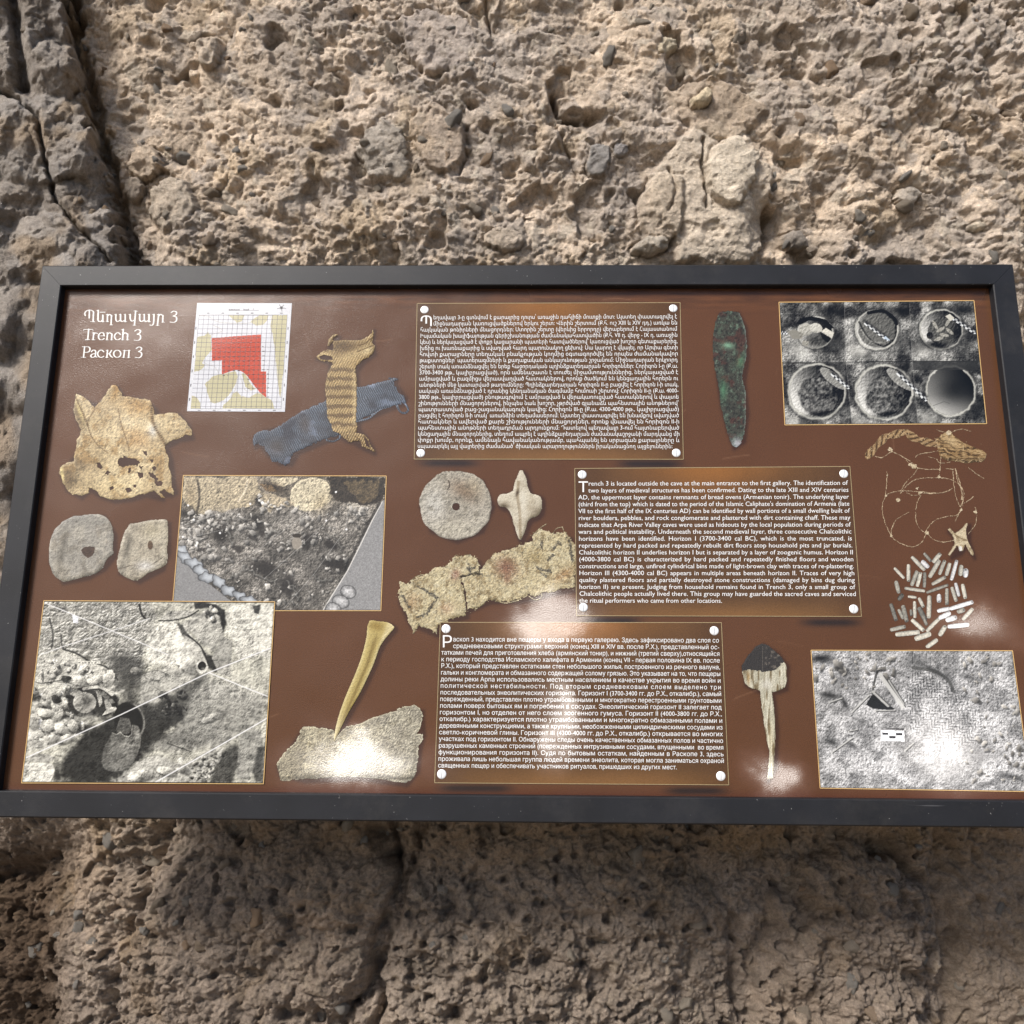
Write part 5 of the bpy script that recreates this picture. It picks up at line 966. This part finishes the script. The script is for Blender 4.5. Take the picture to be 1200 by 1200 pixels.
# ---- bone tool, sherd, wooden spade
def tools():
    c = Crop(310, 710, 5.455).area(68, 622, 1022, 1142, .6); c.start((146, 138, 118)); X, Y = c.X, c.Y; c.M = jitter_mask(c, SHERD, 7, 18, 381)
    c.over(ss(-.2, .5, fbm(X, Y, 80, 4, 382)) * .6, (198, 190, 162)); c.over(ss(.1, .5, fbm(X, Y, 34, 4, 383)) * .5, (110, 100, 76)); c.over(ss(500, 800, X) * .35, (178, 176, 168)); c.over(np.exp(-((Y - 1100 - 0 * X) / 14) ** 2) * .6, (90, 84, 70))
    rough_shade(c, 30, 16, 384); rough_shade(c, 9, 30, 385); D, _, _ = segdist(X, Y, SHERD[:26]); c.over(np.exp(-(D / 7) ** 2) * .7, (232, 226, 196)); D, _, _ = segdist(X, Y, SHERD[24:33]); c.over(np.exp(-((D - 22) / 7) ** 2) * .4, (84, 78, 66)); c.done('printed_sherd', LV, 'rough grey curved bone fragment at the bottom edge', True)
    c = Crop(310, 710, 5.455).area(436, 84, 836, 870, .5); c.start((186, 168, 108)); X, Y = c.X, c.Y; c.M = inside(X, Y, BONE)
    ax = np.interp(Y, [90, 200, 370, 570, 780, 862], [745, 715, 660, 575, 480, 447]); hw_ = np.interp(Y, [90, 130, 200, 300, 570, 700, 862], [80, 84, 66, 50, 46, 40, 6]); t_ = (X - ax) / hw_
    c.over(np.exp(-((t_ + .05) / .28) ** 2) * ss(140, 260, Y) * .65, (112, 92, 48)); c.over(ss(.35, .8, t_) * .8, (224, 212, 170)); c.over(ss(-.6, -1, t_) * .5, (226, 212, 160)); c.soft(720, 130, 60, 30, 10, (140, 116, 58), .8); c.soft(790, 140, 30, 26, 0, (214, 200, 150), .6); c.over(ss(600, 850, Y) * .4, (232, 226, 205))
    rough_shade(c, 10, 9, 386); edge_shade(c, BONE, 8, 60, 15); c.done('printed_bone_tool', LV * 2, 'long golden bone point standing in the fragment', True)
    c = Crop(840, 740, 6.317).area(178, 78, 528, 1100, .5); c.start((192, 188, 168)); X, Y = c.X, c.Y; c.M = jitter_mask(c, SPADE, 4, 30, 391)
    g = fbm(X * 1.0, Y * .1, 10, 4, 392); c.C += (g * 46)[..., None]; c.over(ss(.15, .5, fbm(X, Y * .12, 16, 3, 393)) * .7, (92, 74, 46)); c.soft(235, 340, 12, 50, 0, (170, 130, 76), .6); c.soft(370, 390, 40, 40, 0, (226, 224, 216), .6)
    dk = (Y + fbm(X, Y, 40, 3, 394) * 22 < 292 - 60 * ss(420, 500, X)); c.over(dk * .97, (54, 51, 50)); c.over(dk * ss(345, 370, X) * ss(.0, .5, fbm(X, Y, 22, 4, 395)) * .7, (126, 118, 108)); c.line([(340, 110), (338, 290)], 2, (128, 122, 112), .6)
    c.soft(400, 800, 20, 120, 0, (200, 184, 140), .4); rough_shade(c, 9, 12, 396); edge_shade(c, SPADE, 9, 50, 14); c.done('printed_spade', LV, 'small wooden spade with a dark burnt tip', True)
tools()

def cords():
    c = Crop(1000, 495, 7.0588).area(98, 44, 1136, 1116, .42); c.start((186, 164, 132)); X, Y = c.X, c.Y
    rs = np.random.RandomState(9); M = np.zeros(X.shape, bool)
    xw = X + fbm(X, Y, 14, 3, 401) * 5; yw = Y + fbm(X, Y, 14, 3, 402) * 5
    for pts in STRINGS:
        q = smooth(pts); D, T, L = segdist(xw, yw, q); M |= D < 3.6; c.over(ss(4, 1, D) * (.5 + .5 * np.sin(T * .7)) * .5, (226, 208, 178))
    D1, T1, L1 = segdist(xw, yw, smooth(ROPE1)); w1 = 30 + 6 * np.sin(T1 / 22); m1 = D1 < w1; M |= m1
    side = (xw * 0); gy, gx = np.gradient(D1); sg = np.where(gy > 0, 1, -1) * D1
    tw = np.sin((T1 * 1.0 + sg * 1.25) / 62 * 2 * math.pi); c.over(m1 * 1.0, (146, 118, 82)); c.over(m1 * ss(-.2, -.95, tw) * .75, (52, 36, 22)); c.over(m1 * ss(.3, .95, tw) * .5, (196, 168, 126)); c.over(m1 * ss(.5, 1, np.sin((T1 + sg * 2.2) / 9)) * .35, (70, 50, 30)); c.over(m1 * np.exp(-((D1 - w1) / 5) ** 2) * .5, (206, 180, 140))
    m2 = inside(xw, yw, ROPE2) | (segdist(xw, yw, smooth(ROPE2))[0] < 10); M |= m2; c.over(m2 * 1.0, (142, 114, 76)); a = Y * .8 - X * .12; tw = np.sin((a * 1.0 + fbm(X * .5, Y, 60, 4, 403, .6) * 46) / 30 * 2 * math.pi) * .8 + .6 * fbm(X * .3, Y, 9, 3, 408); c.over(m2 * ss(0, -.9, tw) * .85, (58, 42, 24)); c.over(m2 * ss(.3, 1, tw) * .6, (206, 180, 134)); c.over(m2 * np.exp(-c.ell(800, 150, 120, 40, 35) ** 2) * .5, (222, 200, 158)); c.over(m2 * ss(270, 330, Y) * .5, (60, 48, 30))
    for k in range(70):                                                        # loose fibres
        if k < 40: x, y = ROPE2[rs.randint(len(ROPE2))]
        else: x, y = ROPE1[rs.randint(len(ROPE1))]
        x += rs.uniform(-30, 30); y += rs.uniform(-25, 25); an = rs.uniform(0, 6.28); l = rs.uniform(15, 42); s = (np.abs(X - x) < 46) & (np.abs(Y - y) < 46)
        d, _, _ = segdist(X[s], Y[s], [(x, y), (x + l * math.cos(an), y + l * math.sin(an))]); t = M[s]; M[s] = t | (d < 1.7); e = (d < 2)[:, None]; cc = c.C[s]; c.C[s] = np.where(e, np.array([190, 166, 128.]), cc)
    for x, y, r in ((305, 225, 20), (500, 362, 24), (470, 352, 18), (372, 640, 18), (528, 548, 14), (552, 582, 15), (888, 722, 16), (605, 915, 18), (1010, 742, 16), (315, 938, 12), (710, 450, 14), (282, 440, 10), (270, 606, 14), (790, 85, 20)):
        d = np.hypot(xw - x, (yw - y) * 1.1) + fbm(X, Y, 9, 3, 404) * 8; m = d < r; M |= m; c.over(m * 1.0, (206, 190, 160)); c.over(m * ss(0, .5, fbm(X, Y, 9, 3, 405)) * .6, (120, 98, 68))
    km = inside(xw, yw, KNOT); M |= km; c.over(km * 1.0, (202, 188, 158)); c.over(km * ss(0, .45, fbm(X, Y, 26, 4, 406)) * .6, (132, 112, 80)); c.over(km * (np.exp(-((segdist(X, Y, [(840, 930), (890, 960), (935, 975)])[0]) / 7) ** 2)) * .7, (110, 90, 62)); c.over(km * (c.ell(885, 1045, 16, 22) < 1) * .9, (232, 230, 224))
    c.M = M; rough_shade(c, 12, 13, 407, ridge=True); D, _, _ = segdist(X, Y, KNOT + [KNOT[0]]); c.over(km * np.exp(-(D / 7) ** 2) * .3, (80, 64, 44)); c.done('printed_cord', LV, 'twisted rope and knotted cords', True)
    c = Crop(1030, 640, 9.2308).area(104, 56, 1034, 1100, .42); c.start((200, 196, 182)); X, Y = c.X, c.Y; M = np.zeros(X.shape, bool)
    for i, (x0, y0, x1, y1, w, g) in enumerate(BEADS):
        s = (X > min(x0, x1) - 50) & (X < max(x0, x1) + 50) & (Y > min(y0, y1) - 50) & (Y < max(y0, y1) + 50); Xs, Ys = X[s], Y[s]
        D, T, L = segdist(Xs, Ys, [(x0, y0), (x1, y1)]); d = ((Xs - x0) * (y1 - y0) - (Ys - y0) * (x1 - x0)) / (L + 1e-6); u = ((Xs - x0) * (x1 - x0) + (Ys - y0) * (y1 - y0)) / (L * L)
        ww = w * (1 - .12 * (2 * u - 1) ** 2); ov = np.maximum(np.abs(u - .5) - .5, 0) * L; m = (np.abs(d) < ww * np.sqrt(np.clip(1 - (ov / (w * .5)) ** 2, 0, 1))) & (ov < w * .5)
        sh = g * (1 - .38 * (d / ww + .15) ** 2) + fbm(Xs, Ys, 16, 4, 411 + i) * 34; wm = np.array([1.02, 1.0, .93]) if g < 215 else np.array([1, 1, 1.0])
        col = sh[:, None] * wm; tip = np.exp(-(np.hypot(Xs - x1, Ys - y1) / (w * .42)) ** 2) * (.75 if i % 2 else .2); col = col * (1 - tip[:, None] * .75)
        rim = np.exp(-((np.abs(d) - ww) / 3) ** 2) * .35; col = col * (1 - rim[:, None]); cc = c.C[s]; cc[m] = col[m]; c.C[s] = cc; t = M[s]; M[s] = t | m
    c.M = M; rough_shade(c, 9, 7, 412); c.done('printed_beads', LV, 'scatter of pale tube beads', True)
cords()
# ---------------------------------------------------------------- the three text plates with their screws
def plate(q, label, seed):
    c = Crop(0, 0, 1.0).quad(q, 1.1); c.start((92, 66, 42)); U, V = c.U, c.V; X, Y = c.X, c.Y
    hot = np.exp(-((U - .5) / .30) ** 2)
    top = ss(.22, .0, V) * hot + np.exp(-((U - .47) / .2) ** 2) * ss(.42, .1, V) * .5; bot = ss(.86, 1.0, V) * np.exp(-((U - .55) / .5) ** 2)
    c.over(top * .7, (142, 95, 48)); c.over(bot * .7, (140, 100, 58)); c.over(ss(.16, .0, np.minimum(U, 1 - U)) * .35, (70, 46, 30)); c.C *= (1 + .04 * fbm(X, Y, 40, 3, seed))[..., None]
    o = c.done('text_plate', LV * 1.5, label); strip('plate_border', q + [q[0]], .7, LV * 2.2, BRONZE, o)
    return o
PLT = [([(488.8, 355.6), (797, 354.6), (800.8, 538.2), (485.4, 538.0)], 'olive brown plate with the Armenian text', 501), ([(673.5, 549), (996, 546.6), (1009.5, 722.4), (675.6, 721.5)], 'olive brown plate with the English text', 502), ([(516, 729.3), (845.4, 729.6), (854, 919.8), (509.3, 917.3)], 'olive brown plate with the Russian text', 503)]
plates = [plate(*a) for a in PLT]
SCREWS = [((497.5, 363.0), (789.0, 361.3), (792.6, 530.7), (493, 531.0)), ((682.3, 556.2), (988.8, 555.3), (1000.5, 713.7), (683.7, 711.8)), ((522.7, 736.9), (837, 739.2), (844.7, 909.5), (517.6, 907.2))]

sm, t, b = mat_new('pale_screw_head')
N = t.nodes; L = t.links; b.inputs['Base Color'].default_value = (.78, .80, .82, 1); b.inputs['Roughness'].default_value = .35; b.inputs['Metallic'].default_value = .25
gr = N.new('ShaderNodeTexNoise'); gr.inputs['Scale'].default_value = 300; rr = N.new('ShaderNodeMapRange'); rr.inputs[3].default_value = .28; rr.inputs[4].default_value = .5; L.new(gr.outputs[0], rr.inputs[0]); L.new(rr.outputs[0], b.inputs['Roughness'])
dk, t, b = mat_new('screw_slot_grey'); b.inputs['Base Color'].default_value = (.27, .28, .30, 1); b.inputs['Roughness'].default_value = .6
def screw_mesh():
    V = [(0, 0, .0011)]; n = 24; F3 = []
    R = [(.0030, .00105), (.0056, .0008), (.0068, .0004), (.0071, 0)]
    for r, z in R:
        for k in range(n): V.append((r * math.cos(k * 2 * math.pi / n), r * math.sin(k * 2 * math.pi / n), z))
    F = [(0, 1 + k, 1 + (k + 1) % n) for k in range(n)]
    for j in range(len(R) - 1):
        for k in range(n): a = 1 + j * n + k; b_ = 1 + j * n + (k + 1) % n; F.append((a, a + n, b_ + n, b_))
    me = bpy.data.meshes.new('screw_head'); me.from_pydata(V, [], F); me.materials.append(sm); me.materials.append(dk); me.update()
    for p in me.polygons: p.use_smooth = True
    import bmesh
    bm = bmesh.new(); bm.from_mesh(me); w = .00042; l = .0062                        # the slot, a narrow dark strip let into the head
    z = .00128; vs = [bm.verts.new(p) for p in ((-w, -l, .0009), (w, -l, .0009), (w, -.003, .00122), (w, .003, .00122), (w, l, .0009), (-w, l, .0009), (-w, .003, .00122), (-w, -.003, .00122))]
    for f in ((0, 1, 2, 7), (7, 2, 3, 6), (6, 3, 4, 5)):
        ff = bm.faces.new([vs[i] for i in f]); ff.material_index = 1
    bm.to_mesh(me); bm.free(); return me
SCR = screw_mesh(); rs = random.Random(3)
for pl, ss_ in zip(plates, SCREWS):
    for (x, y) in ss_:
        o = bpy.data.objects.new('screw_head', SCR); COL.objects.link(o); o.parent = pl
        q = P(x, y, LV * 1.6); o.location = q; o.rotation_euler = (0, 0, math.radians(-6 + rs.uniform(-5, 5)))

ARM = """եղավայր 3-ը գտնվում է քարայրից դուրս՝ առաջին դահլիճի մուտքի մոտ: Այստեղ փաստագրվել է
միջնադարյան կառուցվածքներով երկու շերտ: Վերին շերտում (Ք.հ. ուշ XIII և XIV դդ.) առկա են
հայկական թոնիրների մնացորդներ: Ստորին շերտը (վերևից երրորդը) վերաբերում է Հայաստանում
Իսլամական խալիֆայության գերիշխանության ժամանակահատվածին (Ք.հ. VII դ. վերջ - IX դ. առաջին
կես) և ներկայացված է փոքր կացարանի պատերի հատվածներով՝ կառուցված խոշոր գետաքարերից,
խճից ու խառնաքարից և սվաղված հարդ պարունակող ցեխով: Սա կարող է վկայել, որ Արփա գետի
հովտի քարայրները տեղական բնակչության կողմից օգտագործվել են որպես ժամանակավոր
թաքստոցներ՝ պատերազմների և քաղաքական անկայունության շրջանում: Միջնադարյան երկրորդ
շերտի տակ առանձնացվել են երեք հաջորդական պղինձքարեդարյան հորիզոններ: Հորիզոն I-ը (Ք.ա.
3700-3400 թթ., կալիբրացված), որն ամենաշատն է տուժել միջամտություններից, ներկայացված է
ամրացված և բազմիցս վերասվաղված հատակներով, որոնք ծածկում են կենցաղային հորերն ու
անոթների մեջ կատարված թաղումները: Պղինձքարեդարյան հորիզոն II-ը բացվել է հորիզոն I-ի տակ,
սակայն առանձնացված է դրանից կենդանական ծագմամբ հումուսի շերտով: Հորիզոն II-ը (Ք.ա. 4000-
3800 թթ., կալիբրացված) բնութագրվում է ամրացված և վերակառուցված հատակներով և փայտե
շինությունների մնացորդներով, ինչպես նաև խոշոր, չթրծված գլանաձև պահեստային անոթներով՝
պատրաստված բաց-շագանակագույն կավից: Հորիզոն III-ը (Ք.ա. 4300-4000 թթ., կալիբրացված)
բացվել է հորիզոն II-ի տակ՝ առանձին տեղամասերում: Այստեղ փաստագրվել են խնամքով սվաղված
հատակներ և ավերված քարե շինությունների մնացորդներ, որոնք վնասվել են հորիզոն II-ի
պահեստային անոթների տեղադրման արդյունքում: Դատելով պեղավայր 3-ում հայտնաբերված
կենցաղային մնացորդներից, տեղում ապրել է պղինձքարեդարյան ժամանակաշրջանի մարդկանց մի
փոքր խումբ, որոնք, ամենայն հավանականությամբ, պահպանել են սրբազան քարայրները և
սպասարկել այլ վայրերից ժամանած՝ ծիսական արարողություններն իրականացնող այցելուներին:""".split('\n')
ENG = """rench 3 is located outside the cave at the main entrance to the first gallery. The identification of
two layers of medieval structures has been confirmed. Dating to the late XIII and XIV centuries
AD, the uppermost layer contains remnants of bread ovens (Armenian tonir). The underlying layer
(third from the top) which is dated to the period of the Islamic Caliphate's domination of Armenia (late
VII to the first half of the IX centuries AD) can be identified by wall portions of a small dwelling built of
river boulders, pebbles, and rock conglomerate and plastered with dirt containing chaff. These may
indicate that Arpa River Valley caves were used as hideouts by the local population during periods of
wars and political instability. Underneath the second medieval layer, three consecutive Chalcolithic
horizons have been identified. Horizon I (3700-3400 cal BC), which is the most truncated, is
represented by hard packed and repeatedly rebuilt dirt floors atop household pits and jar burials.
Chalcolithic horizon II underlies horizon I but is separated by a layer of zoogenic humus. Horizon II
(4000-3800 cal BC) is characterized by hard packed and repeatedly finished floors and wooden
constructions and large, unfired cylindrical bins made of light-brown clay with traces of re-plastering.
Horizon III (4300-4000 cal BC) appears in multiple areas beneath horizon II. Traces of very high
quality plastered floors and partially destroyed stone constructions (damaged by bins dug during
horizon II) are present. Judging from household remains found in Trench 3, only a small group of
Chalcolithic people actually lived there. This group may have guarded the sacred caves and serviced
the ritual performers who came from other locations.""".split('\n')
RUS = """аскоп 3 находится вне пещеры у входа в первую галерею. Здесь зафиксировано два слоя со
средневековыми структурами: верхний (конец XIII и XIV вв. после Р.Х.), представленный ос-
татками печей для приготовления хлеба (армянский тонир), и нижний (третий сверху),относящийся
к периоду господства Исламского халифата в Армении (конец VII - первая половина IX вв. после
Р.Х.), который представлен остатками стен небольшого жилья, построенного из речного валуна,
гальки и конгломерата и обмазанного содержащей солому грязью. Это указывает на то, что пещеры
долины реки Арпа использовались местным населением в качестве укрытия во время войн и
политической нестабильности. Под вторым средневековым слоем выделено три
последовательных энеолитических горизонта. Горизонт I (3700-3400 гг. до Р.Х., откалибр.), самый
поврежденный, представлен плотно утрамбованными и многократно перестроенными грунтовыми
полами поверх бытовых ям и погребений в сосудах. Энеолитический горизонт II залегает под
горизонтом I, но отделен от него слоем зоогенного гумуса. Горизонт II (4000-3800 гг. до Р.Х.,
откалибр.) характеризуется плотно утрамбованными и многократно обмазанными полами и
деревянными конструкциями, а также крупными, необожженными цилиндрическими сосудами из
светло-коричневой глины. Горизонт III (4300-4000 гг. до Р.Х., откалибр.) открывается во многих
участках под горизонтом II. Обнаружены следы очень качественных обмазанных полов и частично
разрушенных каменных строений (поврежденных интрузивными сосудами, впущенными  во время
функционирования горизонта II). Судя по бытовым остаткам, найденным в Раскопе 3, здесь
проживала лишь небольшая группа людей времени энеолита, которая могла заниматься охраной
священных пещер и обеспечивать участников ритуалов, пришедших из других мест.""".split('\n')
from mathutils.geometry import delaunay_2d_cdt
def outline(s):
    """contours of a piece of text as the font draws them"""
    cu = bpy.data.curves.new('line', 'FONT'); cu.body = s; cu.size = 1; cu.resolution_u = 2; cu.dimensions = '2D'; cu.fill_mode = 'NONE'
    o = bpy.data.objects.new('line', cu); COL.objects.link(o)
    dg = bpy.context.evaluated_depsgraph_get(); dg.update(); me = bpy.data.meshes.new_from_object(o.evaluated_get(dg))
    n = len(me.vertices); v = np.empty(n * 3, np.float32); me.vertices.foreach_get('co', v); v = v.reshape(-1, 3)[:, :2].astype(float)
    nx = {}
    for e in me.edges: i, j = e.vertices; nx.setdefault(i, []).append(j); nx.setdefault(j, []).append(i)
    bpy.data.objects.remove(o); bpy.data.curves.remove(cu); bpy.data.meshes.remove(me)
    loops = []; st = 0
    for i in range(n):                                        # contours are consecutive runs of vertices
        if i + 1 == n or (i + 1) not in nx.get(i, []): loops.append(v[st:i + 1]); st = i + 1
    return [l for l in loops if len(l) > 2]
_G = {}
_ref = outline('I'); _i0 = min(l[:, 0].min() for l in _ref); _iw = max(l[:, 0].max() for l in _ref)
def adv(c):
    ls = outline(c + 'I'); return max(l[:, 0].max() for l in ls) - _iw
def wind(p, loops):
    w = 0
    for l in loops:
        a = l; b_ = np.roll(l, -1, 0); up = (a[:, 1] <= p[1]) & (b_[:, 1] > p[1]); dn = (a[:, 1] > p[1]) & (b_[:, 1] <= p[1])
        cr = (b_[:, 0] - a[:, 0]) * (p[1] - a[:, 1]) - (p[0] - a[:, 0]) * (b_[:, 1] - a[:, 1]); w += int((up & (cr > 0)).sum()) - int((dn & (cr < 0)).sum())
    return w
def glyph(c):
    if c in _G: return _G[c]
    if c == ' ': _G[c] = (np.zeros((0, 2)), np.zeros((0, 3), int), max(l[:, 0].max() for l in outline('I I')) - max(l[:, 0].max() for l in outline('II'))); return _G[c]
    loops = outline(c); V = []; E_ = []
    for l in loops:
        k = len(V); V += [Vector(p) for p in l]; E_ += [(k + i, k + (i + 1) % len(l)) for i in range(len(l))]
    r = delaunay_2d_cdt(V, E_, [], 0, 1e-5); vo = np.array([tuple(p) for p in r[0]]); T = []
    for f in r[2]:
        if len(f) == 3 and wind(vo[list(f)].mean(0), loops) != 0: T.append(f)
    _G[c] = (vo, np.array(T, int).reshape(-1, 3), adv(c)); return _G[c]
def text_verts(s, word=0.0, char=0.0):
    """vertices and triangles of a line; word and char are extra spacing in ems"""
    x = 0; VV = []; TT = []; n = 0
    for c in s:
        v, t, a = glyph(c)
        if len(v): VV.append(v + [x, 0]); TT.append(t + n); n += len(v)
        x += a + char + (word if c == ' ' else 0)
    return np.concatenate(VV), np.concatenate(TT)
def block(lines, L0, L1, R0, R1, indent, last, size, xs, parent, cap, capbox, wide=None):
    """justified lines between the left edge L0->L1 and the right edge R0->R1 (photo pixels, first and last baselines)"""
    VV = []; TT = []; n0 = 0; n = len(lines)
    for i, s in enumerate(lines):
        k = i / (n - 1); l = np.array(L0) + (np.array(L1) - L0) * k; r = np.array(R0) + (np.array(R1) - R0) * k
        if i < 2: l = np.array([indent, l[1] + (r[1] - l[1]) * (indent - l[0]) / (r[0] - l[0])])
        if i == n - 1: r = l + (r - l) * (last - l[0]) / (r[0] - l[0])
        wt = (r[0] - l[0]) / size
        ch = .10 if i == wide else 0.0
        v, t = text_verts(s, 0, ch); w0 = v[:, 0].max(); ns = s.count(' '); word = 0
        if w0 * xs < wt and ns: word = min((wt / xs - w0) / ns, 1.4); v, t = text_verts(s, word, ch)
        sx = wt / v[:, 0].max()
        px = l[0] + v[:, 0] * sx * size; py = l[1] + (r[1] - l[1]) * (px - l[0]) / (r[0] - l[0]) - v[:, 1] * size
        VV.append(np.stack([px, py], 1)); TT.append(t + n0); n0 += len(v)
    v, t = text_verts(cap); x0, y0, x1, y1 = capbox; a = v.min(0); b_ = v.max(0)
    VV.append(np.stack([x0 + (v[:, 0] - a[0]) / (b_[0] - a[0]) * (x1 - x0), y1 - (v[:, 1] - a[1]) / (b_[1] - a[1]) * (y1 - y0)], 1)); TT.append(t + n0)
    v = np.concatenate(VV); t = np.concatenate(TT)
    link('lettering', mesh_np('lettering', P(v[:, 0], v[:, 1], LV * 2.6), t, None, False), WHITE, parent)
block(ARM, (492.8, 374.3), (489.2, 524.9), (793.2, 373.0), (796.4, 525.2), 507.6, 788, 6.9, 1.0, plates[0], 'Պ', (493, 369.6, 506, 382.2))
block(ENG, (677.4, 569.2), (678.8, 706.2), (993.6, 568.2), (1003.4, 706.6), 689.4, 846, 7.6, 1.06, plates[1], 'T', (678, 564, 689, 576.6))
block(RUS, (517.6, 751.6), (513.2, 899.4), (842.4, 753.0), (848.6, 902.0), 530.7, 793, 7.5, .98, plates[2], 'Р', (519, 744.3, 529.6, 758.6), wide=7)
